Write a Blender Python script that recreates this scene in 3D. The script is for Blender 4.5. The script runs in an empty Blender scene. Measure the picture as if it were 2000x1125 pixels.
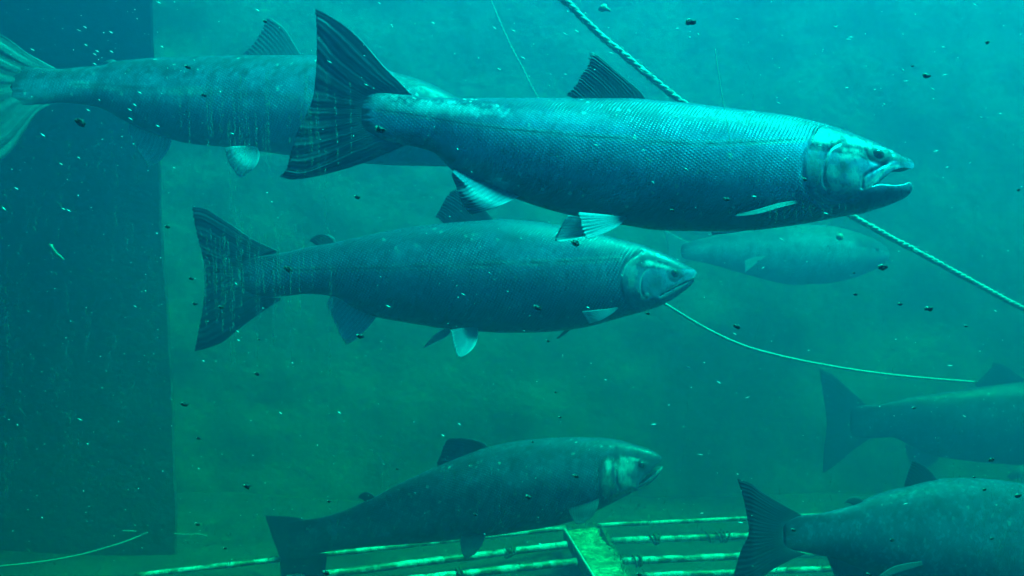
import bpy, bmesh, math, random
import numpy as np
from mathutils import Vector, Matrix
R = math.radians
random.seed(7); rng = np.random.default_rng(11)
SC = bpy.context.scene

# ------------------------------------------------------------------ camera, world, sun, exposure
F = 1732.0          # focal length in photograph pixels (photograph 2000 x 1125)
CAMZ = 0.80         # camera height above the channel floor
cam_d = bpy.data.cameras.new('camera'); cam = bpy.data.objects.new('camera', cam_d)
SC.collection.objects.link(cam); cam.location = (0, 0, CAMZ); cam.rotation_euler = (R(90), 0, 0)
cam_d.sensor_width = 36.0; cam_d.lens = 36.0 * F / 2000.0; cam_d.clip_start = 0.02; cam_d.clip_end = 400
SC.camera = cam

SUN_EL, SUN_AZ = 66.0, 108.0      # azimuth measured from +Y (away from the camera) towards +X
w = bpy.data.worlds.new('World'); SC.world = w; w.use_nodes = True
wn = w.node_tree.nodes; wl = w.node_tree.links
sky = wn.new('ShaderNodeTexSky'); sky.sky_type = 'NISHITA'; sky.sun_disc = False
sky.sun_elevation = R(SUN_EL); sky.sun_rotation = R(SUN_AZ)
wl.new(sky.outputs[0], wn['Background'].inputs[0]); wn['Background'].inputs[1].default_value = 0.15
sd = bpy.data.lights.new('sun', 'SUN'); sd.energy = 3.0; sd.angle = R(12); sd.color = (0.45, 0.75, 1.0)
so = bpy.data.objects.new('sun', sd); SC.collection.objects.link(so); so.location = (0, 2, 8)
sdir = Vector((math.sin(R(SUN_AZ)) * math.cos(R(SUN_EL)), math.cos(R(SUN_AZ)) * math.cos(R(SUN_EL)), math.sin(R(SUN_EL))))
so.rotation_euler = sdir.to_track_quat('Z', 'Y').to_euler()
SC.view_settings.view_transform = 'Standard'; SC.view_settings.look = 'None'
SC.view_settings.exposure = 3.77; SC.view_settings.gamma = 1.0
SC.render.engine = 'CYCLES'
cy = SC.cycles
cy.max_bounces = 6; cy.diffuse_bounces = 2; cy.glossy_bounces = 2; cy.transmission_bounces = 4
cy.transparent_max_bounces = 12; cy.volume_bounces = 3; cy.use_denoising = True
cy.sample_clamp_indirect = 4.0

WATER = dict(density=3.0, scatter=(0.002, 0.030, 0.064), absorb=(0.0, 0.79, 0.675), top=1.55)

# ------------------------------------------------------------------ helpers
def P(px, py, d):
    """a point of the place seen at photograph pixel (px, py), d metres in front of the window"""
    return Vector(((px - 1000.0) / F * d, d, CAMZ - (py - 562.5) / F * d))

def on_floor(px, py, h=0.0):
    d = F * (CAMZ - h) / (py - 562.5)
    return Vector(((px - 1000.0) / F * d, d, h))

def link(o, parent=None):
    SC.collection.objects.link(o)
    if parent is not None: o.parent = parent
    return o

def mesh_obj(name, verts, faces, mat, parent=None, smooth=True, uv=None, cols=None):
    """one mesh object; verts in world space; parented objects keep their world place"""
    me = bpy.data.meshes.new(name)
    off = Vector((0, 0, 0))
    if parent is not None: off = world_loc(parent)
    V = np.asarray([tuple(v) for v in verts], dtype=float) - np.array(off)
    me.from_pydata(V.tolist(), [], [tuple(int(i) for i in f) for f in faces]); me.update()
    if smooth: me.polygons.foreach_set('use_smooth', [True] * len(me.polygons))
    if mat: me.materials.append(mat)
    if uv is not None:
        l = me.uv_layers.new(name='UVMap')
        idx = np.empty(len(me.loops), dtype=np.int32); me.loops.foreach_get('vertex_index', idx)
        l.data.foreach_set('uv', np.asarray(uv, dtype=np.float32)[idx].ravel())
    for nm, c in (cols or {}).items():
        a = me.color_attributes.new(nm, 'FLOAT_COLOR', 'POINT')
        c = np.asarray(c, dtype=np.float32)
        if c.shape[1] == 3: c = np.concatenate([c, np.ones((len(c), 1), np.float32)], 1)
        a.data.foreach_set('color', c.ravel())
    bm = bmesh.new(); bm.from_mesh(me); bmesh.ops.recalc_face_normals(bm, faces=bm.faces); bm.to_mesh(me); bm.free()
    return link(bpy.data.objects.new(name, me), parent)

def world_loc(o):
    v = Vector(o.location)
    while o.parent is not None:
        o = o.parent; v += Vector(o.location)
    return v

def tag(o, label=None, cat=None, group=None, kind=None):
    if label: o['label'] = label
    if cat: o['category'] = cat
    if group: o['group'] = group
    if kind: o['kind'] = kind
    return o

def empty(name, loc):
    o = bpy.data.objects.new(name, None); o.empty_display_size = 0.05; o.location = loc
    return link(o)

def pchip(xs, ys, q):
    """monotone cubic interpolation (no overshoot)"""
    xs = np.asarray(xs, float); ys = np.asarray(ys, float); q = np.asarray(q, float)
    o = np.argsort(xs); xs = xs[o]; ys = ys[o]
    h = np.diff(xs); s = np.diff(ys) / h; n = len(xs)
    m = np.zeros(n)
    if n == 2: return np.interp(q, xs, ys)
    for i in range(1, n - 1):
        if s[i-1] * s[i] > 0:
            w1 = 2*h[i] + h[i-1]; w2 = h[i] + 2*h[i-1]
            m[i] = (w1 + w2) / (w1 / s[i-1] + w2 / s[i])
    m[0] = s[0]; m[-1] = s[-1]
    q = np.clip(q, xs[0], xs[-1])
    k = np.clip(np.searchsorted(xs, q) - 1, 0, n - 2)
    t = (q - xs[k]) / h[k]
    return ((2*t**3-3*t**2+1)*ys[k] + (t**3-2*t**2+t)*h[k]*m[k] + (-2*t**3+3*t**2)*ys[k+1] + (t**3-t**2)*h[k]*m[k+1])

def catmull(pts, n):
    """n points along a smooth curve through pts"""
    p = [np.asarray(a, float) for a in pts]
    if len(p) == 2:
        return [p[0] + (p[1] - p[0]) * i / (n - 1) for i in range(n)]
    e = [2*p[0] - p[1]] + p + [2*p[-1] - p[-2]]
    out = []
    for i in range(n):
        t = i / (n - 1) * (len(p) - 1); k = min(int(t), len(p) - 2); t -= k
        a, b, c, d = e[k], e[k+1], e[k+2], e[k+3]
        out.append(0.5*((2*b) + (-a+c)*t + (2*a-5*b+4*c-d)*t*t + (-a+3*b-3*c+d)*t**3))
    return out

def dist_poly(X, Y, pts):
    """distance of every (X, Y) to a polyline"""
    D = np.full(X.shape, 1e9)
    for (ax, ay), (bx, by) in zip(pts[:-1], pts[1:]):
        dx, dy = bx-ax, by-ay; L = dx*dx + dy*dy + 1e-9
        t = np.clip(((X-ax)*dx + (Y-ay)*dy) / L, 0, 1)
        D = np.minimum(D, np.hypot(X-ax-t*dx, Y-ay-t*dy))
    return D

def sst(a, b, x):
    t = np.clip((x - a) / (b - a), 0, 1); return t*t*(3-2*t)

def vnoise(x, y, seed=0):
    """smooth 2-D value noise in [0, 1]"""
    xi = np.floor(x).astype(np.int64); yi = np.floor(y).astype(np.int64); fx = x-xi; fy = y-yi
    def hsh(a, b):
        v = np.sin(a*127.1 + b*311.7 + seed*74.7) * 43758.5453
        return v - np.floor(v)
    fx = fx*fx*(3-2*fx); fy = fy*fy*(3-2*fy)
    return (hsh(xi, yi)*(1-fx) + hsh(xi+1, yi)*fx)*(1-fy) + (hsh(xi, yi+1)*(1-fx) + hsh(xi+1, yi+1)*fx)*fy

# ------------------------------------------------------------------ materials
class NT:
    def __init__(s, name):
        s.m = bpy.data.materials.new(name); s.m.use_nodes = True
        s.t = s.m.node_tree; s.n = s.t.nodes; s.l = s.t.links
        s.out = s.n['Material Output']; s.b = s.n['Principled BSDF']
    def new(s, k, **kw):
        n = s.n.new(k)
        for a, v in kw.items(): setattr(n, a, v)
        return n
    def put(s, sock, v):
        if hasattr(v, 'is_output') or isinstance(v, bpy.types.NodeSocket): s.l.new(v, sock)
        else: sock.default_value = v
    def math(s, op, a, b=0.0, c=0.0, clamp=False):
        n = s.new('ShaderNodeMath', operation=op); n.use_clamp = clamp
        s.put(n.inputs[0], a); s.put(n.inputs[1], b)
        if op in ('MULTIPLY_ADD', 'SMOOTH_MIN'): s.put(n.inputs[2], c)
        return n.outputs[0]
    def mix(s, f, a, b, blend='MIX'):
        n = s.new('ShaderNodeMix', data_type='RGBA', blend_type=blend)
        s.put(n.inputs[0], f); s.put(n.inputs[6], a); s.put(n.inputs[7], b)
        return n.outputs[2]
    def noise(s, vec, scale, detail=4.0, rough=0.55):
        n = s.new('ShaderNodeTexNoise'); n.inputs['Scale'].default_value = scale
        n.inputs['Detail'].default_value = detail; n.inputs['Roughness'].default_value = rough
        if vec is not None: s.l.new(vec, n.inputs['Vector'])
        return n.outputs[0]
    def ramp(s, f, a, b):
        n = s.new('ShaderNodeMapRange'); n.interpolation_type = 'SMOOTHSTEP'
        s.put(n.inputs[0], f); n.inputs[1].default_value = a; n.inputs[2].default_value = b
        return n.outputs[0]
    def bump(s, h, strength, dist):
        n = s.new('ShaderNodeBump'); n.inputs['Strength'].default_value = strength; n.inputs['Distance'].default_value = dist
        s.put(n.inputs['Height'], h); return n.outputs[0]

def c4(c): return (c[0], c[1], c[2], 1.0)

def skin_material(pitch, gapk=1.0, loss=0.7, blotk=0.35, bmp=0.8, rough=0.62, spec=0.4):
    """silvery scaled skin; UV in metres; colour from the fish's own markings"""
    m = NT('salmon_skin')
    uv = m.new('ShaderNodeUVMap').outputs[0]
    sx = m.new('ShaderNodeSeparateXYZ'); m.l.new(uv, sx.inputs[0]); u, v = sx.outputs[0], sx.outputs[1]
    ca = m.new('ShaderNodeVertexColor', layer_name='Col'); ma = m.new('ShaderNodeVertexColor', layer_name='Msk')
    sm = m.new('ShaderNodeSeparateColor'); m.l.new(ma.outputs[0], sm.inputs[0])
    scl, met, wet = sm.outputs[0], sm.outputs[1], sm.outputs[2]
    # warp so that the rows are never dead straight
    wob = m.math('MULTIPLY', m.math('SUBTRACT', m.noise(uv, 18.0, 3.0), 0.5), pitch * 1.8)
    uu = m.math('ADD', u, wob)
    k = 2 * math.pi / pitch
    a1 = m.math('MULTIPLY', m.math('SUBTRACT', uu, m.math('MULTIPLY', v, 0.62)), k)
    a2 = m.math('MULTIPLY', m.math('ADD', m.math('MULTIPLY', uu, 0.55), m.math('MULTIPLY', v, 1.15)), k * 1.25)
    s1 = m.math('MULTIPLY_ADD', m.math('SINE', a1), 0.5, 0.5)
    s2 = m.math('MULTIPLY_ADD', m.math('SINE', a2), 0.5, 0.5)
    s1 = m.math('POWER', s1, 0.8)
    h = m.math('MULTIPLY', s1, m.math('MULTIPLY_ADD', s2, 0.75, 0.25))
    patch = m.math('MULTIPLY_ADD', m.ramp(m.noise(uv, 9.0, 4.0, 0.6), 0.35, 0.62), 0.5, 0.5)   # worn and slimy patches hide the scales
    h = m.math('MULTIPLY', h, m.math('MULTIPLY', scl, patch))
    # every scale its own brightness
    cell = m.new('ShaderNodeTexVoronoi'); cell.inputs['Scale'].default_value = 1.15 / pitch; m.l.new(uv, cell.inputs['Vector'])
    cs = m.new('ShaderNodeSeparateColor'); m.l.new(cell.outputs['Color'], cs.inputs[0])
    rnd = cs.outputs[0]
    blot = m.noise(uv, 30.0, 5.0, 0.6)
    gap = m.math('MULTIPLY', m.math('MULTIPLY', m.math('SUBTRACT', 1.0, h), scl), patch)
    col = m.mix(m.math('MULTIPLY', gap, m.math('MULTIPLY_ADD', rnd, 0.35*gapk, 0.22*gapk)), ca.outputs[0], (0.015, 0.035, 0.045, 1))
    col = m.mix(m.math('MULTIPLY', m.math('MULTIPLY', m.ramp(rnd, 0.6, 1.0), scl), 0.6), col, m.mix(1.0, col, (2.2, 2.2, 2.2, 1), 'MULTIPLY'))
    col = m.mix(m.math('MULTIPLY', m.ramp(cs.outputs[1], 0.988, 0.994), m.math('MULTIPLY', scl, loss)), col, (0.8, 0.9, 0.9, 1))
    col = m.mix(m.math('MULTIPLY', m.ramp(blot, 0.35, 0.75), blotk), col, (0.02, 0.05, 0.06, 1))
    m.l.new(col, m.b.inputs['Base Color'])
    m.l.new(m.math('MULTIPLY', met, m.math('MULTIPLY_ADD', rnd, 0.5, 0.5)), m.b.inputs['Metallic'])
    m.l.new(m.math('SUBTRACT', rough, m.math('MULTIPLY', wet, m.math('MULTIPLY_ADD', rnd, 0.3, 0.12))), m.b.inputs['Roughness'])
    hh = m.math('ADD', m.math('MULTIPLY', h, 1.0), m.math('MULTIPLY', m.noise(uv, 240.0, 3.0), 0.25))
    m.l.new(m.bump(hh, bmp, 0.0007), m.b.inputs['Normal'])
    m.b.inputs['Specular IOR Level'].default_value = spec
    return m.m

def fin_material(name, dark, pale, nrays, translucent=0.35, rayk=0.38):
    m = NT(name)
    uv = m.new('ShaderNodeUVMap').outputs[0]
    sx = m.new('ShaderNodeSeparateXYZ'); m.l.new(uv, sx.inputs[0]); u, v = sx.outputs[0], sx.outputs[1]
    nz = m.math('MULTIPLY', m.math('SUBTRACT', m.noise(uv, 7.0, 2.0), 0.5), 0.05)
    s = m.math('MULTIPLY_ADD', m.math('SINE', m.math('MULTIPLY', m.math('ADD', u, nz), 2*math.pi*nrays)), 0.5, 0.5)
    # each ray splits into finer branches towards its tip
    f = m.math('MULTIPLY_ADD', m.math('SINE', m.math('MULTIPLY', m.math('ADD', u, nz), 2*math.pi*nrays*3)), 0.5, 0.5)
    s = m.math('ADD', m.math('MULTIPLY', s, m.math('SUBTRACT', 1.0, m.math('MULTIPLY', v, 0.5))), m.math('MULTIPLY', m.math('MULTIPLY', f, v), 0.45))
    ca = m.new('ShaderNodeVertexColor', layer_name='Col')
    fc = m.new('ShaderNodeSeparateColor'); m.l.new(ca.outputs[0], fc.inputs[0])
    c0 = m.mix(fc.outputs[0], c4(dark), c4(pale))
    blot = m.noise(uv, 14.0, 5.0, 0.65)
    col = m.mix(m.math('MULTIPLY', m.math('SUBTRACT', 1.0, s), rayk), c0, c4([x*0.35 for x in dark]))
    col = m.mix(m.math('MULTIPLY', m.ramp(blot, 0.4, 0.8), 0.4), col, c4([x*0.5 for x in dark]))
    m.l.new(col, m.b.inputs['Base Color']); m.b.inputs['Roughness'].default_value = 0.45
    m.l.new(m.bump(s, 0.6, 0.0003), m.b.inputs['Normal'])
    tr = m.new('ShaderNodeBsdfTranslucent'); m.l.new(col, tr.inputs[0])
    mx = m.new('ShaderNodeMixShader'); mx.inputs[0].default_value = translucent
    m.l.new(m.b.outputs[0], mx.inputs[1]); m.l.new(tr.outputs[0], mx.inputs[2]); m.l.new(mx.outputs[0], m.out.inputs[0])
    return m.m

def plain(name, col, rough=0.5, metal=0.0, nscale=40.0, namp=0.35, bump=0.0, dark=None):
    m = NT(name)
    tc = m.new('ShaderNodeTexCoord').outputs['Object']
    n = m.noise(tc, nscale, 5.0, 0.6)
    m.l.new(m.mix(m.math('MULTIPLY', m.ramp(n, 0.35, 0.7), namp), c4(col), c4(dark or [x*0.3 for x in col])), m.b.inputs['Base Color'])
    m.b.inputs['Roughness'].default_value = rough; m.b.inputs['Metallic'].default_value = metal
    if bump: m.l.new(m.bump(n, 0.8, bump), m.b.inputs['Normal'])
    return m.m

def wall_material(name, base, stain, algae, scale=1.0, weed=0.95):
    m = NT(name)
    tc = m.new('ShaderNodeTexCoord').outputs['Object']
    mp = m.new('ShaderNodeMapping'); mp.inputs['Scale'].default_value = (3.0, 3.0, 0.7); m.l.new(tc, mp.inputs[0])
    a = m.noise(tc, 2.6*scale, 7.0, 0.62); b = m.noise(mp.outputs[0], 3.0*scale, 6.0, 0.7); c = m.noise(tc, 26.0*scale, 6.0, 0.7)
    col = m.mix(m.ramp(a, 0.35, 0.68), c4(base), c4(stain))
    col = m.mix(m.math('MULTIPLY', m.ramp(b, 0.45, 0.72), 0.8), col, c4(algae))
    col = m.mix(m.math('MULTIPLY', m.ramp(c, 0.4, 0.7), 0.5), col, c4([x*0.4 for x in stain]))
    gz_ = m.new('ShaderNodeSeparateXYZ'); m.l.new(tc, gz_.inputs[0])
    low = m.ramp(m.math('ADD', gz_.outputs[2], m.math('MULTIPLY', m.math('SUBTRACT', a, 0.5), 1.2)), 1.25, 0.15)
    col = m.mix(m.math('MULTIPLY', low, weed), col, m.mix(m.ramp(b, 0.35, 0.65), (0.19, 0.33, 0.17, 1), (0.14, 0.25, 0.13, 1)))   # green algae tint low down, painted to green and lighten the deeper water
    m.l.new(col, m.b.inputs['Base Color']); m.b.inputs['Roughness'].default_value = 0.9
    m.l.new(m.bump(m.math('ADD', a, m.math('MULTIPLY', c, 0.5)), 0.8, 0.02), m.b.inputs['Normal'])
    return m.m

M = {}
M['skin_a'] = skin_material(0.0043, 0.52, 0.8)
M['skin_b'] = skin_material(0.0056, 1.8, 0.2)
M['skin_c'] = skin_material(0.0048, 0.6, 0.15, 0.6, 0.3, 0.85, 0.15)
M['skin_d'] = skin_material(0.0060, 1.0, 0.4, 0.8, 0.8, 0.75, 0.3)
M['fin_dark'] = fin_material('dark_fin', (0.03, 0.06, 0.08), (0.22, 0.30, 0.34), 20, 0.25, 0.22)
M['fin_tail'] = fin_material('tail_fin', (0.028, 0.055, 0.08), (0.24, 0.36, 0.46), 40, 0.2, 0.22)
M['fin_pale'] = fin_material('pale_fin', (0.42, 0.62, 0.85), (0.85, 0.95, 1.0), 12, 0.65, 0.36)
M['fin_belly'] = fin_material('belly_fin', (0.10, 0.22, 0.36), (0.70, 0.88, 1.0), 14, 0.5, 0.45)
M['fin_mid'] = fin_material('grey_fin', (0.09, 0.14, 0.17), (0.45, 0.55, 0.60), 11, 0.35)
M['iris'] = plain('eye_iris', (0.04, 0.06, 0.06), 0.15, 0.3, 300, 0.5)
M['pupil'] = plain('eye_pupil', (0.004, 0.005, 0.006), 0.08, 0, 50, 0)
M['wall'] = wall_material('weathered_concrete', (0.30, 0.34, 0.36), (0.17, 0.21, 0.21), (0.15, 0.22, 0.16))
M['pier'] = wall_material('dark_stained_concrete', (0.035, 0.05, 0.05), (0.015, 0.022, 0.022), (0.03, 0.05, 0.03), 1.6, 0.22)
M['rope'] = plain('fibre_rope', (0.46, 0.54, 0.50), 0.8, 0, 220, 0.45, 0.0008)
M['cord'] = plain('pale_cord', (0.42, 0.52, 0.48), 0.8, 0, 160, 0.5)
M['pellet'] = plain('black_pellet', (0.008, 0.007, 0.006), 0.5, 0, 900, 0.5, 0.0005)
M['leaf'] = plain('pale_leaf', (0.26, 0.33, 0.26), 0.7, 0, 120, 0.5)

# ------------------------------------------------------------------ salmon
def ring_width(t, kind):
    # half-width over half-height, t = 0 at the tail base, 1 at the snout
    return np.interp(t, [0, 0.05, 0.12, 0.22, 0.45, 0.72, 0.85, 1.0], [0.015, 0.13, 0.30, 0.44, 0.55, 0.60, 0.62, 0.70])

class Fish:
    def __init__(s, name_label, d0, bend, body, eq, mouth=None, skin='skin_a', back=0.5, tone=1.0, step=7.0,
                 head_x=None, grooves=(), lines=(), spots=(), lateral=None, seed=0, group='salmon swimming to the right', nring=72,
                 speck=0.3, sparkle=1.0, silver=0.45, metal=0.45):
        s.d0, s.bend = d0, bend
        xs = [b[0] for b in body]; s.bx = xs; s.bt = [b[1] for b in body]; s.bb = [b[2] for b in body]
        s.eqx = [e[0] for e in eq]; s.eqy = [e[1] for e in eq]
        s.x0 = min(xs); s.mouth = mouth
        s.x1 = mouth['corner'][0] if mouth else max(xs)
        s.xend = max(m[0] for m in mouth['upper']) if mouth else s.x1
        mid = 0.5*(s.x0+s.xend)
        s.k = min(1.0, (max(s.bb)-max(min(s.bt), 0))/250.0 + 0.25) if False else (s.bb[0]-s.bt[0])/50.0
        s.root = empty('salmon', P(mid, float(pchip(s.eqx, s.eqy, mid)), s.depth(mid)))
        tag(s.root, name_label, 'salmon', group)
        s.build(skin, step, head_x, grooves, lines, spots, lateral, seed, nring, tone, speck, silver, metal)

    def depth(s, x):
        if not s.bend: return s.d0
        return s.d0 + float(pchip([b[0] for b in s.bend], [b[1] for b in s.bend], x))

    def half(s, x):
        """half height in metres and half width at pixel column x"""
        t = (x - s.x0) / (s.xend - s.x0)
        a = 0.5 * (float(pchip(s.bx, s.bb, x)) - float(pchip(s.bx, s.bt, x))) / F * s.depth(x)
        return a, a * float(ring_width(t, None))

    def build(s, skin, step, head_x, grooves, lines, spots, lateral, seed, N, tone, speck, silver, metal):
        H = N // 2
        head_x = head_x or s.x1
        xs = list(np.arange(s.x0, head_x, step)) + list(np.arange(head_x, s.x1, 1.5 if s.d0 < 2 else 4.0))
        if s.x1 - xs[-1] > 0.5: xs.append(s.x1)
        verts, pxy, uvs, sv, faces = [], [], [], [], []
        refd = s.d0
        def addv(p, px, py, u, v, side):
            verts.append(p); pxy.append((px, py)); uvs.append((u, v)); sv.append(side); return len(verts) - 1
        def halfring(x, yt, ye, b, d, up, arc):
            ids = []
            hpx = (ye - yt)
            for i in range(H + 1):
                th = math.pi * i / H
                if not up: th = math.pi - th
                c = math.cos(th); q = math.sin(th)
                c = math.copysign(abs(c)**0.92, c)
                y = ye - hpx * (q**0.95)
                Y = d - b * c
                # keep the silhouette where it was seen: size by the depth of the spine
                X = (x-1000.0)/F*d; Z = CAMZ - (y-562.5)/F*d
                vv = (i/H - 0.5) * math.pi * (abs(hpx)/F*d*0.75 + b*0.4)
                if up: vv = (1 - i/H) * 0 + (min(i, H-i)/H*2) * (abs(hpx)/F*d + b*0.35)
                else: vv = -(min(i, H-i)/H*2) * (abs(hpx)/F*d + b*0.35)
                ids.append(addv((X, Y, Z), x, y, (x-1000.0)/F*refd, vv, c))
            return ids
        prev = None; rings = []
        L = s.xend - s.x0
        for k, x in enumerate(xs):
            d = s.depth(x)
            yt = float(pchip(s.bx, s.bt, x)); yb = float(pchip(s.bx, s.bb, x)); ye = float(pchip(s.eqx, s.eqy, x))
            t = (x - s.x0) / L
            b = 0.5*(yb-yt)/F*d*float(ring_width(t, None))
            if not s.mouth:
                pass
            up = halfring(x, yt, ye, b, d, True, 0)       # near side -> top -> far side
            lo = halfring(x, yb, ye, b, d, False, 0)      # far side -> belly -> near side
            # share the equator points
            ring = up + lo[1:-1]
            rings.append(ring)
            last = (up, lo, x, yt, ye, yb, b, d)
        n = len(rings[0])
        for r0, r1 in zip(rings[:-1], rings[1:]):
            for i in range(n):
                j = (i+1) % n; faces.append((r0[i], r0[j], r1[j], r1[i]))
        faces.append(tuple(rings[0]))
        up, lo, x, yt, ye, yb, b, d = last
        lastring = rings[-1]
        if s.mouth:
            mo = s.mouth
            upI = lastring[:H+1]; loI = [lastring[H]] + lastring[H+1:] + [lastring[0]]
            mids = []
            for i in range(1, H):
                f = i / H; Y = d + b*(1-2*f)    # from the far side to the near side
                mids.append(addv(((x-1000.0)/F*d, Y, CAMZ-(ye-562.5)/F*d), x, ye, (x-1000)/F*refd, 0, 0))
            def jaw(loop0, pts, upper):
                lx = [p[0] for p in pts]; o = [p[1] for p in pts]; li = [p[2] for p in pts]
                steps = list(np.linspace(x, max(lx), 26))[1:]
                prev = loop0
                for si, q in enumerate(steps):
                    dd = s.depth(q)
                    yo = float(pchip(lx, o, q)); yl = float(pchip(lx, li, q))
                    tt = si / (len(steps)-1)
                    bb = b * (1 - 0.52*tt) * math.sqrt(max(0.02, 1 - tt**5))
                    half_ids = halfring(q, yo, yl, bb, dd, upper, 0)
                    arch = 0.40*(yl-yo)*(1-tt**3)
                    mid_ids = []
                    for i in range(1, H):
                        f = i / H
                        sgn = (1-2*f) if upper else (2*f-1)
                        wv = max(0.0, 1 - abs(sgn)**6)
                        yy = yl - arch*wv*0.9
                        Y = dd + bb*sgn
                        mid_ids.append(addv(((q-1000)/F*dd, Y, CAMZ-(yy-562.5)/F*dd), q, yy, (q-1000)/F*refd, 0, 0.0))
                    cur = half_ids + mid_ids
                    m = len(cur)
                    for i in range(m):
                        j = (i+1) % m; faces.append((prev[i], prev[j], cur[j], cur[i]))
                    prev = cur
                faces.append(tuple(prev))
            jaw(upI + mids, mo['upper'], True)
            jaw(loI + mids[::-1], mo['lower'], False)
        else:
            faces.append(tuple(lastring))
        V = np.array(verts); PX = np.array(pxy); S = np.array(sv); UV = np.array(uvs)
        X, Yp = PX[:, 0], PX[:, 1]
        # relief of gill cover, cheek, lips
        disp = np.zeros(len(V))
        for pts, wd, dep in grooves:
            D = dist_poly(X, Yp, catmull2(pts))
            disp -= dep * np.exp(-(D/wd)**2)
        sidew = sst(0.05, 0.5, np.abs(S))
        V[:, 1] += -np.sign(S) * disp * sidew
        # markings, plus highlights and underside shade painted into the colour
        yt = pchip(s.bx, s.bt, X); yb = pchip(s.bx, s.bb, X)
        hgt = (yb - Yp) / np.maximum(yb - yt, 1)      # 0 belly, 1 back
        wav = (vnoise(X*0.02, Yp*0.03, seed)-0.5)*0.10
        back = sst(0.62, 0.90, hgt + wav)[:, None]; belly = sst(0.34, 0.12, hgt + wav)[:, None]
        Cb = np.array([0.05, 0.105, 0.16])*tone; Cs = np.array([silver*.5, silver*0.84, silver*1.36])*tone; Cw = np.array([0.13, 0.17, 0.19])*tone  # Cw is a darkened belly tone, underside shade painted in
        col = Cs*(1-back)*(1-belly) + Cb*back + Cw*belly
        # freckles along the back
        if speck > 0:
            vn = vnoise(X*0.10, Yp*0.13, seed+3)*0.6 + vnoise(X*0.22, Yp*0.27, seed+5)*0.4
            sp = sst(0.66-0.13*speck, 0.76-0.13*speck, vn) * sst(0.55, 0.8, hgt) * speck
            col = col*(1-sp[:, None]) + np.array([0.02, 0.035, 0.04])*sp[:, None]
        hx = s.gill_x(X, Yp, grooves)
        headm = hx
        scl = 1 - headm
        scl *= sst(0.0, 0.16, hgt) * 0.9 + 0.1
        met = metal*(1-back[:, 0]*0.5)*(1-belly[:, 0]*0.6)
        headcol = np.where(hgt[:, None] > 0.66, Cb*0.7, Cs*0.62)
        hm = headm[:, None]*0.9
        col = col*(1-hm) + headcol*hm
        for kind, data, c, wd, st in lines:
            D = dist_poly(X, Yp, catmull2(data))
            a = (st*np.exp(-(D/wd)**2))[:, None]
            col = col*(1-a) + np.array(c)*a
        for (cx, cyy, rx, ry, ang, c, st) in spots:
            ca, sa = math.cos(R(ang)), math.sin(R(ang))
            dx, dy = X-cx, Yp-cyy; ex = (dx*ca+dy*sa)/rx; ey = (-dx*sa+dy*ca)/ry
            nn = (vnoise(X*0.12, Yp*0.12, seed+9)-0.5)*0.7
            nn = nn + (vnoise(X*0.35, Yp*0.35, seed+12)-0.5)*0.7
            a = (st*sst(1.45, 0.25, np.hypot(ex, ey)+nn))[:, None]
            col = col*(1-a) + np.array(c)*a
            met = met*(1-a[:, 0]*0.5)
        if lateral:
            D = dist_poly(X, Yp, catmull2(lateral))
            a = (0.75*np.exp(-(D/1.6)**2)*(1-headm))[:, None]
            col = col*(1-a) + np.array([0.02, 0.05, 0.06])*a
            a = (0.5*np.exp(-((D-4)/2.2)**2)*(1-headm))[:, None]
            col = col*(1-a) + np.array([0.6, 0.66, 0.66])*a
        # the scaled tail root frays out into the dark fin
        fr = sst(s.x0+22*s.k, s.x0+4*s.k, X + (vnoise(Yp*0.42/s.k, X*0.02, seed+20)-0.5)*34*s.k)[:, None]
        col = col*(1-fr) + np.array([0.03, 0.055, 0.07])*fr; scl = scl*(1-fr[:, 0]); met = met*(1-fr[:, 0])
        # mouth lining
        inner = (S == 0.0)
        col[inner] = (0.16, 0.20, 0.19); scl[inner] = 0; met[inner] = 0
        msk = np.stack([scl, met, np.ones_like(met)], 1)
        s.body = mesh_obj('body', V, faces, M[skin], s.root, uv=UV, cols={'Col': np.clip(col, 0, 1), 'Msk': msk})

    def gill_x(s, X, Y, grooves):
        """1 in front of the gill opening, 0 behind"""
        if not grooves: 
            hx = s.x0 + 0.82*(s.xend-s.x0)
            return sst(hx-6, hx+6, X)
        pts = catmull2(grooves[0][0]); ys = [p[1] for p in pts]; xs = [p[0] for p in pts]
        o = np.argsort(ys); gx = np.interp(Y, np.array(ys)[o], np.array(xs)[o])
        # above the gill opening the scales reach a little further forward
        return sst(-2.5, 2.5, X-gx)

    def fin(s, name, rays, mat, depth=None, nu=48, nv=18, rag=0.05, thick=0.0016, pale=0.0, edge=0.0, seed=0, both=None, label=None, front_pale=0.0, wave=0.0, root_pale=0.25):
        """rays: list of polylines [(px, py, dy), ...], dy metres towards (-) or away (+) from the window"""
        rs = [catmull([(a[0], a[1], a[2] if len(a) > 2 else 0.0) for a in r], nv) for r in rays]
        G = np.zeros((nu, nv, 3))
        for j in range(nv):
            col = catmull([r[j] for r in rs], nu)
            for i in range(nu): G[i, j] = col[i]
        rr = random.Random(seed)
        nick = [0.0]*nu
        for i in range(nu):
            nick[i] = (rr.random()*0.6 + (0.5-0.5*math.cos(i*2.1+rr.random()))*0.4) * rag
        V = []; C = []; UV = []
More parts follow.
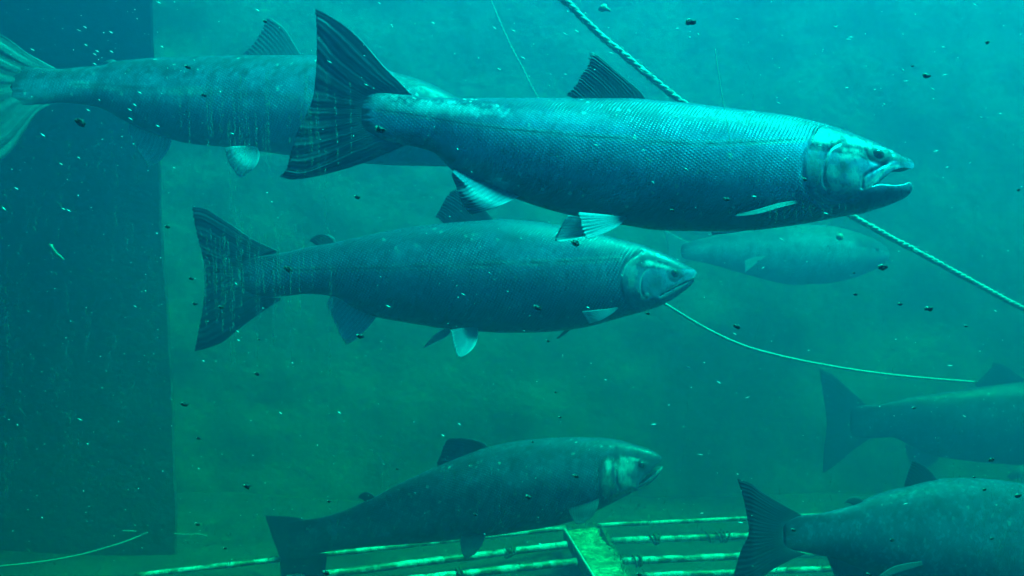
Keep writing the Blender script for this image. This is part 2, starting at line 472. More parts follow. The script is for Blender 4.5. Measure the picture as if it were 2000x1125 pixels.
        for sgn in (-1, 1):
            for i in range(nu):
                for j in range(nv):
                    f = j/(nv-1)
                    g = G[i, j] + (G[i, 0]-G[i, -1]) * nick[i] * (f**5)
                    base = s.depth(np.clip(g[0], s.x0-60, s.xend)) if depth is None else depth
                    th = thick * (1-0.8*f) * ((0.06 + 0.94*float(sst(0.0, 0.3, np.float64(f)))) if name == 'caudal_fin' else 1.0) * min(1.0, 6*i/(nu-1)+0.3, 6*(nu-1-i)/(nu-1)+0.3)
                    wv = wave*math.sin(i*0.55)*f + 0.0006*math.sin(i*1.7)*f
                    V.append(P(g[0], g[1], base + g[2] + wv) + Vector((0, sgn*th*0.5, 0)))
                    e = edge * (sst(0.8, 1.0, np.float64(f)) ) + front_pale*max(0.0, 1 - (i/(nu-1))*9)
                    if name == 'caudal_fin': e = e + root_pale*max(0.0, 1 - f/(0.10+0.10*rr.random()))
                    C.append((min(1.0, pale*(0.75+0.5*rr.random()*0.5) + float(e)), 0, 0)); UV.append((i/(nu-1), f))
        Fc = []; n = nu*nv
        for i in range(nu-1):
            for j in range(nv-1):
                a = i*nv+j; Fc.append((a, a+1, a+nv+1, a+nv)); Fc.append((n+a, n+a+nv, n+a+nv+1, n+a+1))
        loop = [i*nv for i in range(nu)] + [(nu-1)*nv+j for j in range(1, nv)] + [i*nv+nv-1 for i in range(nu-2, -1, -1)] + [j for j in range(nv-2, 0, -1)]
        for q in range(len(loop)):
            a, b = loop[q], loop[(q+1) % len(loop)]; Fc.append((a, b, n+b, n+a))
        o = mesh_obj(name, V, Fc, M[mat], s.root, uv=UV, cols={'Col': C})
        if label: o['label'] = label
        return o

    def eye(s, px, py, r):
        rm = r / F * s.d0
        a, b = s.half(min(px, s.x1))
        for side in (-1, 1):
            # find the skin of the head at that place
            best = None
            off = world_loc(s.body)
            tgt = P(px, py, s.depth(px))
            for v in s.body.data.vertices:
                w = v.co + off
                if (w.y - tgt.y)*side < 0: continue
                q = (w.x-tgt.x)**2 + (w.z-tgt.z)**2
                if best is None or q < best[0]: best = (q, w.y)
            c = Vector((tgt.x, best[1] - side*rm*0.40, tgt.z))
            e = dome('eye', c, rm, 0.62, side, M['iris'], s.root)
            dome('pupil', c + Vector((rm*0.05, side*rm*0.34, 0)), rm*0.50, 0.62, side, M['pupil'], e)

def catmull2(pts):
    n = max(2, len(pts)*5)
    return [(p[0], p[1]) for p in catmull(pts, n)]

def dome(name, c, r, flat, side, mat, parent):
    V = []; Fc = []; NU, NV = 24, 12
    for j in range(NV+1):
        th = math.pi*j/NV
        for i in range(NU):
            ph = 2*math.pi*i/NU
            V.append(c + Vector((r*math.sin(th)*math.cos(ph), side*flat*r*math.cos(th), r*math.sin(th)*math.sin(ph))))
    for j in range(NV):
        for i in range(NU):
            k = (i+1) % NU; Fc.append((j*NU+i, j*NU+k, (j+1)*NU+k, (j+1)*NU+i))
    return mesh_obj(name, V, Fc, mat, parent)

DK = (0.012, 0.03, 0.035); PL = (0.80, 0.88, 0.86); MD = (0.30, 0.36, 0.34)

# ---- the large open-mouthed salmon
f1 = Fish('large bright silver salmon with wide open mouth, nearest and topmost of the whole fish', 1.10,
    [(545, 0.05), (800, 0.02), (1100, 0.0), (1500, 0.0), (1790, -0.01)],
    body=[(706, 196, 246), (722, 184, 259), (745, 182, 271), (775, 184, 280), (806, 188, 286), (845, 191, 297), (884, 192, 333), (940, 192, 360), (1010, 192, 389),
          (1060, 192, 406), (1125, 193, 423), (1222, 193, 440), (1292, 198, 450), (1399, 209, 452), (1470, 218, 450), (1523, 224, 444),
          (1577, 235, 436), (1630, 249, 426), (1664, 261, 420), (1683, 269, 418)],
    eq=[(706, 222), (760, 230), (850, 245), (1000, 280), (1200, 300), (1400, 312), (1560, 330), (1640, 356), (1683, 370)],
    mouth=dict(corner=(1683, 370),
        upper=[(1683, 269, 370), (1694, 273, 364), (1712, 281, 350), (1733, 291, 337), (1754, 302, 332), (1768, 308, 333), (1778, 312, 330), (1784, 320, 325)],
        lower=[(1683, 418, 370), (1701, 412, 365), (1733, 402, 366), (1754, 393, 363), (1768, 386, 358), (1776, 379, 362), (1781, 373, 369)]),
    skin='skin_a', step=3.2, head_x=1500, seed=1, nring=190, speck=0.3, silver=0.66, metal=0.35, tone=0.95,
    grooves=[([(1632, 250), (1609, 249), (1586, 260), (1573, 276), (1559, 300), (1548, 320), (1547, 349), (1555, 374), (1570, 399), (1596, 412)], 5.0, 0.0012),
             ([(1624, 287), (1604, 299), (1593, 317), (1589, 339), (1589, 362), (1599, 376)], 2.6, 0.0016),
             ([(1714, 327), (1681, 342), (1667, 354), (1664, 372)], 2.6, 0.0018),
             ([(1575, 380), (1600, 392), (1625, 396), (1660, 392)], 2.6, 0.0012),
             ([(1570, 392), (1595, 402), (1625, 406)], 2.2, 0.0010),
             ([(1675, 300), (1682, 318), (1700, 326), (1722, 322), (1730, 305)], 3.0, 0.0014)],
    lines=[('l', [(1609, 247), (1584, 260), (1571, 276), (1557, 300), (1545, 320), (1544, 349), (1551, 374), (1566, 399), (1578, 412)], DK, 3.0, 0.42),
           ('l', [(1626, 288), (1606, 300), (1595, 318), (1591.5, 339), (1591.5, 362), (1601, 374)], PL, 1.5, 0.7),
           ('l', [(1622, 286), (1602, 298), (1590, 316), (1587, 339), (1587, 362)], DK, 1.8, 0.45),
           ('l', [(1714, 327), (1681, 342), (1666, 354), (1663, 371)], DK, 2.6, 0.5),
           ('l', [(1740, 329), (1717, 333), (1699, 350), (1684, 367), (1672, 374)], PL, 2.4, 0.9),
           ('l', [(1756, 332), (1736, 337), (1719, 346), (1700, 360)], DK, 1.3, 0.7),
           ('l', [(1764, 333), (1742, 334), (1722, 343), (1704, 358), (1690, 366)], PL, 1.2, 0.7),
           ('l', [(1690, 367), (1703, 364), (1729, 366), (1749, 363), (1770, 358)], PL, 2.2, 0.95),
           ('l', [(1672, 355), (1671, 368), (1680, 362), (1700, 343)], PL, 1.8, 0.6),
           ('l', [(1570, 378), (1595, 393), (1602, 396)], PL, 1.8, 0.6),
           ('l', [(1576, 366), (1580, 352), (1584, 342)], PL, 1.8, 0.7),
           ('l', [(1563, 386), (1583, 399), (1603, 402)], PL, 1.4, 0.5),
           ('l', [(1553, 283), (1520, 287), (1480, 290), (1440, 293)], PL, 2.4, 0.45)],
    spots=[(748, 200, 42, 20, 8, (0.62, 0.85, 0.98), 0.85), (765, 276, 26, 7, 12, (0.55, 0.8, 0.95), 0.6), (860, 216, 110, 15, 5, (0.6, 0.88, 1.0), 0.85), (1080, 238, 170, 12, 5, (0.55, 0.85, 1.0), 0.2), (975, 362, 26, 12, 20, (0.5, 0.75, 0.9), 0.6), (1593, 281, 28, 11, -3, PL, 0.8), (1662, 284, 26, 9, 12, PL, 0.75), (1638, 312, 30, 8, -8, PL, 0.75), (1648, 300, 24, 5, 0, PL, 0.6),  # pale ellipses on tail root and flank paint in highlights
           (1608, 345, 16, 14, 0, PL, 0.5), (1650, 350, 18, 18, 0, PL, 0.45), (1612, 371, 22, 9, 8, PL, 0.8), (1640, 378, 28, 8, 0, PL, 0.55),
           (1626, 334, 15, 16, 0, (0.05, 0.10, 0.11), 0.75), (1570, 330, 14, 36, 0, (0.40, 0.50, 0.5), 0.6), (1700, 311, 28, 17, 8, (0.03, 0.055, 0.06), 0.95),
           (1740, 312, 34, 13, 22, (0.05, 0.09, 0.10), 0.8), (1690, 395, 90, 16, -14, (0.08, 0.12, 0.12), 0.8), (1733, 299.5, 2.4, 4, 0, PL, 0.9), (1708, 293, 12, 2.5, 8, PL, 0.7)],  # long dark ellipse under the jaw paints in its shade
    lateral=[(740, 215), (813, 227), (962, 256), (1150, 277), (1328, 291), (1440, 289), (1550, 281)])
f1.eye(1700, 309.5, 13.5)
f1.fin('caudal_fin', [[(806, 186), (784, 163), (749, 128), (699, 71), (649, 34), (614, 16)],
                      [(760, 184), (738, 168), (700, 140), (660, 105), (630, 70), (617, 56)],
                      [(722, 190), (700, 182), (670, 165), (645, 146), (628, 132), (617, 122)],
                      [(712, 205), (690, 202), (662, 197), (640, 192), (622, 190), (611, 186)],
                      [(708, 222), (688, 222), (660, 222), (635, 222), (615, 222), (599, 220)],
                      [(710, 238), (690, 243), (660, 250), (630, 256), (600, 258), (580, 256)],
                      [(722, 255), (700, 265), (665, 278), (630, 290), (595, 298), (566, 300)],
                      [(745, 268), (715, 281), (675, 299), (635, 318), (595, 333), (558, 330)],
                      [(797, 281), (767, 295), (699, 322), (624, 343), (571, 351), (543, 346)]],
       'fin_tail', nu=110, nv=26, rag=0.02, pale=0.15, thick=0.004, seed=3, wave=0.0008)
f1.fin('dorsal_fin', [[(1262, 196), (1252, 180), (1230, 160), (1200, 136), (1162, 104), (1148, 102)],
                      [(1225, 196), (1210, 176), (1190, 155), (1170, 137), (1152, 126), (1144, 124)],
                      [(1190, 196), (1178, 180), (1165, 167), (1152, 157), (1142, 148), (1132, 144)],
                      [(1158, 196), (1150, 187), (1142, 180), (1136, 174), (1130, 168), (1124, 164)],
                      [(1125, 196), (1120, 193), (1116, 190), (1112, 188), (1108, 187), (1104, 186)]],
       'fin_dark', nu=60, rag=0.12, pale=0.15, edge=0.25, seed=4)
f1.fin('anal_fin', [[(1014, 384, -0.01), (990, 396, -.035), (955, 410, -.045), (917, 421, -.045)],
                    [(985, 372, -0.01), (960, 388, -.035), (935, 400, -.045), (905, 405, -.045)],
                    [(950, 358, -0.01), (930, 370, -.035), (912, 380, -.045), (896, 383, -.045)],
                    [(915, 343, -0.005), (905, 352, -.04), (896, 358, -.04), (888, 360, -.04)],
                    [(887, 330, -0.005), (885, 335, -.04), (883, 339, -.04), (881, 342, -.04)]],
       'fin_belly', nu=56, rag=0.06, pale=0.15, edge=0.35, front_pale=0.5, seed=5)
hb = f1.half(1200)[1]
f1.fin('pelvic_fin', [[(1226, 425, -hb*.5), (1190, 420, -hb*.9), (1150, 416, -hb*1.4), (1127, 414, -hb*1.7)],
                      [(1226, 426, -hb*.5), (1195, 430, -hb*.9), (1160, 436, -hb*1.4), (1132, 440, -hb*1.7)],
                      [(1225, 427, -hb*.5), (1200, 440, -hb*.9), (1170, 454, -hb*1.4), (1141, 465, -hb*1.7)],
                      [(1224, 428, -hb*.5), (1208, 441, -hb*.9), (1188, 452, -hb*1.4), (1158, 466, -hb*1.7)]],
       'fin_belly', nu=40, rag=0.06, pale=0.55, edge=0.5, front_pale=0.8, seed=6)
f1.fin('pelvic_fin', [[(1190, 432, -hb*.2), (1160, 428, -hb*.3), (1125, 422, -hb*.9), (1108, 420, -hb*1.3)],
                      [(1188, 434, -hb*.2), (1160, 438, -hb*.3), (1125, 444, -hb*.5), (1092, 446, -hb*1.3)],
                      [(1186, 436, -hb*.2), (1160, 448, -hb*.3), (1120, 463, -hb*.5), (1083, 471, -hb*1.3)],
                      [(1186, 438, -hb*.2), (1170, 448, -hb*.3), (1150, 458, -hb*.5), (1120, 469, -hb*1.3)]],
       'fin_belly', nu=36, rag=0.04, pale=1.0, edge=0.3, seed=7)
pb = f1.half(1500)[1]
f1.fin('pectoral_fin', [[(1556, 391, -pb*.75), (1520, 397, -pb*1.0), (1475, 410, -pb*1.15), (1434, 420, -pb*1.2)],
                        [(1557, 395, -pb*.75), (1522, 402, -pb*1.05), (1478, 414, -pb*1.22), (1434, 421, -pb*1.3)],
                        [(1558, 398, -pb*.75), (1526, 405, -pb*1.1), (1480, 418, -pb*1.3), (1438, 423, -pb*1.4)]],
       'fin_mid', nu=20, rag=0.02, pale=0.25, edge=0.1, front_pale=0.6, seed=8, thick=0.003)
f1.fin('pectoral_fin', [[(1470, 440, pb*.6), (1450, 448, pb*.8), (1415, 452, pb), (1388, 453, pb*1.1)],
                        [(1480, 440, pb*.6), (1458, 450, pb*.8), (1420, 456, pb), (1390, 459, pb*1.1)]],
       'fin_pale', nu=14, rag=0.02, pale=0.5, seed=9)

# ---- the second salmon below it
f2 = Fish('closed-mouthed grey salmon seen whole, directly below the large open-mouthed one', 1.50,
    [(375, 0.03), (600, 0.02), (900, 0.0), (1360, -0.03)],
    body=[(470, 512, 566), (500, 502, 576), (530, 497, 580), (561, 492, 578), (603, 482, 574), (655, 473, 580), (690, 466, 600), (724, 458, 616), (805, 443, 632), (870, 436, 642), (946, 430, 648),
          (979, 428, 650), (1030, 431, 650), (1076, 437, 648), (1140, 449, 640), (1190, 462, 627), (1222, 470, 618), (1255, 479, 609), (1281, 488, 601)],
    eq=[(470, 538), (560, 532), (700, 528), (900, 533), (1100, 535), (1200, 545), (1260, 570), (1281, 580)],
    mouth=dict(corner=(1281, 580),
        upper=[(1281, 488, 580), (1304, 498, 567), (1320, 506, 558), (1336, 515, 550), (1350, 523, 544), (1358, 528, 540), (1361, 532, 536)],
        lower=[(1281, 601, 580), (1300, 592, 570), (1326, 576, 557), (1340, 565, 551), (1350, 556, 547), (1356, 549, 544)]),
    skin='skin_b', step=4.0, head_x=1180, seed=2, nring=140, speck=0.35, silver=0.46, metal=0.3, tone=0.9,
    grooves=[([(1250, 492), (1239, 500), (1222, 512), (1211, 526), (1205, 546), (1208, 572), (1222, 592), (1240, 604)], 3.6, 0.0014),
             ([(1262, 526), (1252, 533), (1246, 548), (1247, 570), (1256, 584)], 2.0, 0.0014),
             ([(1318, 556), (1300, 566), (1284, 578)], 2.0, 0.0012),
             ([(1297, 530), (1303, 548), (1318, 550), (1328, 540)], 2.2, 0.0012)],
    lines=[('l', [(1239, 500), (1219, 512), (1208, 526), (1202, 546), (1205, 572), (1219, 592)], DK, 2.6, 0.5),
           ('l', [(1240, 502), (1228, 508), (1216, 522), (1210, 540)], PL, 1.6, 0.6),
           ('l', [(1262, 526), (1252, 533), (1246, 548), (1247, 570), (1256, 584)], PL, 1.4, 0.5),
           ('l', [(1352, 543), (1330, 557), (1306, 572), (1285, 582)], PL, 2.0, 0.7),
           ('l', [(1320, 556), (1300, 566), (1284, 576)], DK, 1.8, 0.7),
           ('l', [(1359, 532), (1350, 542)], PL, 1.6, 0.4)],
    spots=[(1285, 520, 28, 4, 14, PL, 0.8), (1262, 515, 14, 5, -10, PL, 0.75), (1255, 578, 14, 6, 0, PL, 0.8), (1228, 540, 12, 26, 0, (0.45, 0.52, 0.50), 0.7),
           (1313, 536, 13, 11, 0, (0.03, 0.05, 0.055), 0.8), (1275, 553, 16, 14, 0, (0.07, 0.11, 0.11), 0.6)],
    lateral=[(560, 528), (800, 523), (1060, 514), (1205, 507)])
f2.eye(1312, 536, 9.5)
f2.fin('caudal_fin', [[(548, 492), (496, 468), (457, 442), (425, 422), (399, 407), (373, 402)],
                      [(520, 500), (478, 482), (445, 464), (415, 447), (395, 437), (378, 434)],
                      [(490, 512), (462, 505), (435, 497), (412, 487), (398, 480), (388, 474)],
                      [(470, 525), (450, 523), (430, 520), (415, 517), (405, 514), (397, 512)],
                      [(468, 538), (450, 540), (430, 542), (415, 544), (405, 546), (399, 547)],
                      [(478, 555), (455, 562), (435, 570), (418, 578), (405, 585), (397, 590)],
                      [(505, 572), (475, 588), (445, 605), (420, 622), (400, 635), (388, 640)],
                      [(552, 584), (515, 607), (470, 640), (435, 668), (405, 680), (377, 688)]],
       'fin_tail', nu=96, nv=24, rag=0.03, pale=0.0, thick=0.004, seed=13, wave=0.0008)
f2.fin('dorsal_fin', [[(968, 432), (945, 408), (915, 384), (888, 366)],
                      [(940, 433), (918, 410), (895, 392), (873, 378)],
                      [(905, 437), (888, 420), (872, 408), (860, 402)],
                      [(872, 440), (862, 432), (856, 426), (850, 423)]],
       'fin_dark', nu=50, rag=0.08, pale=0.1, seed=14)
f2.fin('adipose_fin', [[(657, 474), (652, 464), (640, 458), (626, 457)], [(640, 477), (630, 469), (620, 463), (612, 463)], [(622, 482), (614, 476), (608, 472), (604, 472)]],
       'fin_dark', nu=24, rag=0.0, pale=0.1, seed=15, thick=0.006)
f2.fin('anal_fin', [[(736, 618), (718, 640), (695, 662), (676, 674)], [(710, 606), (695, 626), (678, 644), (666, 660)], [(680, 592), (668, 605), (658, 618), (652, 628)], [(646, 576), (643, 584), (641, 590), (638, 594)]],
       'fin_pale', nu=44, rag=0.05, pale=0.0, edge=0.9, seed=16)
hb = f2.half(900)[1]
f2.fin('pelvic_fin', [[(934, 640, -hb*.5), (933, 662, -hb*.8), (923, 682, -hb*1.4), (906, 697, -hb*1.7)],
                      [(931, 640, -hb*.5), (918, 660, -hb*.8), (905, 680, -hb*1.4), (894, 698, -hb*1.7)],
                      [(927, 640, -hb*.5), (911, 650, -hb*.8), (897, 662, -hb*1.4), (885, 674, -hb*1.7)],
                      [(924, 639, -hb*.5), (908, 640, -hb*.8), (893, 642, -hb*1.4), (879, 645, -hb*1.7)]],
       'fin_belly', nu=44, rag=0.05, pale=0.3, edge=0.5, front_pale=1.0, seed=17)
f2.fin('pelvic_fin', [[(878, 640, -hb*.2), (860, 646, -hb*.4), (843, 660, -hb*.5), (827, 678, -hb*.6)], [(880, 650, -hb*.2), (868, 660, -hb*.4), (850, 668, -hb*.5), (830, 679, -hb*.6)]],
       'fin_belly', nu=20, rag=0.02, pale=0.8, seed=18)
pb = f2.half(1190)[1]
f2.fin('pectoral_fin', [[(1207, 600, -pb*.8), (1180, 604, -pb*1.), (1155, 606, -pb*1.15), (1135, 608, -pb*1.2)],
                        [(1207, 602, -pb*.8), (1185, 610, -pb*1.), (1162, 618, -pb*1.15), (1142, 620, -pb*1.2)],
                        [(1206, 604, -pb*.8), (1192, 615, -pb*1.), (1172, 626, -pb*1.15), (1150, 632, -pb*1.2)]],
       'fin_belly', nu=30, rag=0.03, pale=0.2, edge=0.4, front_pale=0.6, seed=19)
f2.fin('pectoral_fin', [[(1110, 640, pb*.5), (1100, 648, pb*.7), (1092, 656, pb*.8), (1087, 661, pb)], [(1122, 638, pb*.5), (1110, 648, pb*.7), (1098, 657, pb*.8), (1089, 662, pb)]],
       'fin_mid', nu=12, rag=0, pale=0.4, seed=20)

# ---- the salmon at upper left, behind the large one's tail
f3 = Fish('freckled salmon at the upper left whose head is hidden behind the large one', 1.62,
    [(-60, -0.10), (200, 0.0), (600, 0.05), (1060, 0.10)],
    body=[(20, 140, 205), (50, 128, 206), (80, 133, 203), (110, 135, 200), (160, 131, 204), (199, 128, 212), (228, 120, 228), (270, 116, 250), (320, 113, 268), (373, 111, 281), (455, 110, 288), (540, 109, 300), (620, 110, 310),
          (700, 122, 318), (781, 145, 323), (830, 160, 324), (873, 180, 325), (930, 212, 318), (985, 240, 300), (1000, 252, 285)],
    eq=[(20, 170), (110, 168), (300, 195), (500, 205), (700, 220), (900, 255), (1000, 268)],
    skin='skin_d', step=6.0, seed=3, nring=72, speck=0.9, silver=0.32, metal=0.12, tone=0.9, head_x=800,
    lateral=[(150, 166), (300, 180), (500, 195), (760, 205)])
f3.fin('caudal_fin', [[(115, 137), (80, 118), (53, 103), (25, 82), (0, 66), (-45, 44)],
                      [(80, 145), (50, 132), (25, 120), (0, 106), (-20, 96), (-42, 88)],
                      [(48, 155), (30, 150), (10, 145), (-8, 138), (-20, 135), (-32, 132)],
                      [(30, 172), (15, 174), (2, 177), (-8, 180), (-16, 181), (-22, 182)],
                      [(45, 188), (28, 196), (10, 208), (-8, 220), (-22, 230), (-32, 236)],
                      [(80, 200), (60, 215), (38, 240), (10, 268), (-20, 285), (-45, 296)],
                      [(100, 203), (72, 222), (45, 260), (22, 295), (-15, 325), (-55, 340)]],
       'fin_mid', nu=80, nv=20, rag=0.04, pale=0.4, thick=0.004, seed=23, wave=0.002)
f3.fin('dorsal_fin', [[(592, 113), (576, 88), (555, 55), (523, 31)], [(565, 114), (545, 85), (527, 65), (512, 52)], [(530, 114), (516, 97), (505, 87), (498, 80)], [(494, 114), (486, 109), (480, 105), (474, 105)]],
       'fin_mid', nu=44, rag=0.06, pale=0.25, seed=24)
f3.fin('anal_fin', [[(336, 266), (330, 290), (312, 315), (288, 328)], [(310, 258), (305, 280), (295, 300), (282, 314)], [(280, 246), (276, 262), (270, 276), (266, 288)], [(254, 238), (253, 245), (253, 252), (254, 262)]],
       'fin_pale', nu=40, rag=0.03, pale=0.3, edge=0.6, seed=25)
hb = f3.half(470)[1]
f3.fin('pelvic_fin', [[(504, 288, -hb*.6), (507, 304, -hb*.8), (500, 324, -hb), (484, 339, -hb)], [(500, 287, -hb*.6), (492, 306, -hb*.8), (482, 326, -hb), (468, 346, -hb)],
                      [(494, 286, -hb*.6), (476, 298, -hb*.8), (460, 310, -hb), (448, 322, -hb)], [(488, 284, -hb*.6), (470, 285, -hb*.8), (452, 286, -hb), (438, 290, -hb)]],
       'fin_belly', nu=36, rag=0.04, pale=0.5, edge=0.3, front_pale=0.3, seed=26)
f3.fin('adipose_fin', [[(230, 122), (222, 117), (212, 117), (204, 120)], [(215, 126), (208, 123), (202, 123), (198, 125)]], 'fin_mid', nu=14, rag=0, pale=0.5, seed=27, thick=0.006)
f3.eye(955, 240, 9)

# ---- the dark salmon low in the middle, over the grating
f4 = Fish('dark salmon with bright cheeks swimming over the tube grating, tail bent downwards', 1.80,
    [(510, 0.62), (640, 0.36), (850, 0.06), (1100, -0.02), (1295, -0.06)],
    body=[(560, 1022, 1096), (590, 1016, 1090), (620, 1012, 1082), (652, 1004, 1075), (720, 976, 1068), (787, 941, 1063), (846, 914, 1058), (900, 892, 1052), (954, 873, 1046), (1035, 859, 1034), (1090, 855, 1024),
          (1125, 854, 1014), (1170, 855, 994), (1206, 859, 976), (1242, 869, 956)],
    eq=[(560, 1058), (652, 1038), (787, 1000), (954, 955), (1100, 935), (1180, 930), (1242, 944)],
    mouth=dict(corner=(1242, 942),
        upper=[(1242, 869, 942), (1255, 873, 930), (1269, 878, 915), (1282, 884, 903), (1290, 891, 897), (1292, 893, 895)],
        lower=[(1242, 956, 942), (1258, 950, 934), (1275, 938, 922), (1286, 926, 914), (1294, 916, 911)]),
    skin='skin_d', step=5.0, head_x=1140, seed=4, nring=80, speck=0.6, silver=0.36, metal=0.04, tone=0.75,
    grooves=[([(1200, 872), (1190, 882), (1176, 896), (1169, 912), (1165, 938), (1171, 958), (1186, 970)], 3.2, 0.0016),
             ([(1205, 896), (1200, 912), (1200, 935), (1208, 948)], 2.0, 0.0014),
             ([(1262, 920), (1250, 930), (1243, 942)], 2.0, 0.0014)],
    lines=[('l', [(1190, 882), (1173, 896), (1166, 912), (1162, 938), (1168, 958), (1183, 970)], DK, 2.6, 0.9),
           ('l', [(1205, 896), (1199, 912), (1199, 935), (1207, 948)], DK, 1.4, 0.7),
           ('l', [(1290, 914), (1272, 930), (1254, 944), (1244, 950)], PL, 3.0, 0.8),
           ('l', [(1262, 900), (1240, 893), (1222, 891)], PL, 1.6, 0.7),
           ('l', [(1262, 920), (1250, 930), (1243, 942)], DK, 1.6, 0.8)],
    spots=[(1184, 902, 10, 12, 0, PL, 0.85), (1215, 905, 18, 15, 0, PL, 0.9), (1183, 935, 13, 28, 0, (0.75, 0.85, 0.8), 0.7), (1218, 945, 20, 18, 0, (0.75, 0.85, 0.8), 0.6),
           (1250, 905, 12, 12, 0, (0.02, 0.04, 0.045), 0.9), (1205, 960, 24, 9, -20, (0.75, 0.85, 0.8), 0.5)],
    )
f4.eye(1250, 904, 7.5)
f4.fin('caudal_fin', [[(600, 1016, .0), (575, 1010, .05), (545, 1008, .10), (515, 1006, .14)], [(575, 1030, .0), (560, 1035, .05), (545, 1040, .09), (530, 1046, .12)],
                      [(565, 1058, .0), (557, 1068, .03), (550, 1078, .06), (545, 1088, .09)], [(580, 1082, .0), (574, 1105, .02), (566, 1130, .04), (556, 1150, .06)],
                      [(640, 1080, .0), (636, 1110, .01), (626, 1145, .02), (610, 1175, .03)]],
       'fin_tail', nu=70, nv=20, rag=0.04, pale=0.05, thick=0.004, seed=33)
f4.fin('dorsal_fin', [[(958, 876), (942, 864), (908, 856), (874, 856)], [(930, 884), (912, 874), (888, 868), (866, 868)], [(895, 898), (882, 892), (868, 888), (860, 888)], [(858, 912), (856, 910), (854, 907), (853, 904)]],
       'fin_dark', nu=36, rag=0.05, pale=0.05, seed=34)
hb = f4.half(920)[1]; pb = f4.half(1150)[1]
f4.fin('pelvic_fin', [[(902, 1044, -hb*.5), (899, 1060, -hb*.7), (902, 1078, -hb*.9), (908, 1092, -hb)], [(925, 1042, -hb*.5), (920, 1060, -hb*.7), (916, 1076, -hb*.9), (914, 1090, -hb)], [(950, 1040, -hb*.5), (945, 1056, -hb*.7), (938, 1070, -hb*.9), (926, 1084, -hb)]],
       'fin_mid', nu=30, rag=0.03, pale=0.7, seed=35)
f4.fin('pectoral_fin', [[(1110, 982, -pb*.8), (1111, 998, -pb), (1117, 1012, -pb*1.1), (1124, 1023, -pb*1.2)], [(1140, 978, -pb*.8), (1138, 995, -pb), (1134, 1012, -pb*1.1), (1131, 1024, -pb*1.2)], [(1170, 974, -pb*.8), (1167, 992, -pb), (1158, 1008, -pb*1.1), (1142, 1021, -pb*1.2)]],
       'fin_mid', nu=36, rag=0.03, pale=0.2, front_pale=0.0, edge=0.2, seed=36)
f4.fin('adipose_fin', [[(735, 972), (725, 964), (714, 961), (705, 964)], [(715, 981), (707, 975), (700, 973), (696, 975)]], 'fin_dark', nu=14, rag=0, pale=0.1, seed=37, thick=0.006)

# ---- the salmon leaving the picture at lower right
f5 = Fish('salmon at the lower right with a black upright tail fin and small dark dorsal fin', 1.40,
    [(1420, -0.04), (1600, 0.0), (2000, 0.10), (2420, 0.18)],
    body=[(1530, 1022, 1066), (1550, 1012, 1074), (1568, 1006, 1078), (1590, 1004, 1082), (1625, 998, 1090), (1670, 984, 1106), (1715, 966, 1126), (1769, 951, 1146), (1829, 937, 1162), (1880, 934, 1172), (1940, 937, 1180), (2000, 945, 1182), (2080, 958, 1178),
          (2160, 978, 1166), (2230, 1002, 1146), (2300, 1038, 1118), (2345, 1066, 1098), (2352, 1076, 1088)],
    eq=[(1530, 1044), (1625, 1044), (1800, 1050), (2000, 1060), (2200, 1070), (2352, 1082)],
    skin='skin_c', step=7.0, seed=5, nring=72, speck=0.6, silver=0.24, metal=0.03, tone=0.7, head_x=2150,
    )
f5.fin('caudal_fin', [[(1570, 1008), (1528, 985), (1488, 961), (1465, 943), (1439, 934)], [(1550, 1015), (1515, 1000), (1485, 983), (1465, 972), (1450, 968)],
                      [(1535, 1028), (1510, 1022), (1485, 1015), (1470, 1010), (1458, 1006)], [(1530, 1044), (1510, 1044), (1490, 1044), (1475, 1043), (1462, 1042)],
                      [(1535, 1058), (1510, 1064), (1485, 1072), (1468, 1077), (1446, 1078)], [(1548, 1072), (1520, 1085), (1490, 1103), (1460, 1120), (1432, 1125)], [(1575, 1082), (1547, 1092), (1505, 1115), (1465, 1145), (1424, 1165)]],
       'fin_tail', nu=90, nv=22, rag=0.01, pale=0.0, thick=0.004, seed=43)
f5.fin('dorsal_fin', [[(1832, 938), (1812, 915), (1798, 905), (1783, 897)], [(1812, 942), (1798, 926), (1786, 916), (1777, 912)], [(1790, 948), (1782, 940), (1776, 934), (1771, 930)], [(1769, 956), (1768, 953), (1767, 950), (1766, 947)]],
       'fin_dark', nu=36, rag=0.03, pale=0.0, seed=44)
f5.fin('anal_fin', [[(1715, 1122), (1705, 1145), (1690, 1170), (1672, 1186)], [(1670, 1104), (1660, 1125), (1650, 1145), (1642, 1165)], [(1615, 1086), (1620, 1100), (1626, 1115), (1632, 1130)]], 'fin_dark', nu=36, rag=0.03, pale=0.1, seed=45)
hb = f5.half(1800)[1]
f5.fin('pelvic_fin', [[(1800, 1096, -hb), (1770, 1100, -hb*1.3), (1742, 1108, -hb*1.5), (1715, 1125, -hb*1.6)], [(1802, 1104, -hb), (1775, 1112, -hb*1.3), (1745, 1122, -hb*1.5), (1718, 1134, -hb*1.6)]], 'fin_dark', nu=20, rag=0.02, pale=0.2, front_pale=0.2, seed=46)
f5.eye(2265, 1050, 11)
f5.fin('adipose_fin', [[(1690, 982), (1680, 972), (1668, 970), (1658, 974)], [(1668, 988), (1660, 983), (1652, 982), (1647, 985)]], 'fin_dark', nu=14, rag=0, pale=0.1, seed=47, thick=0.006)

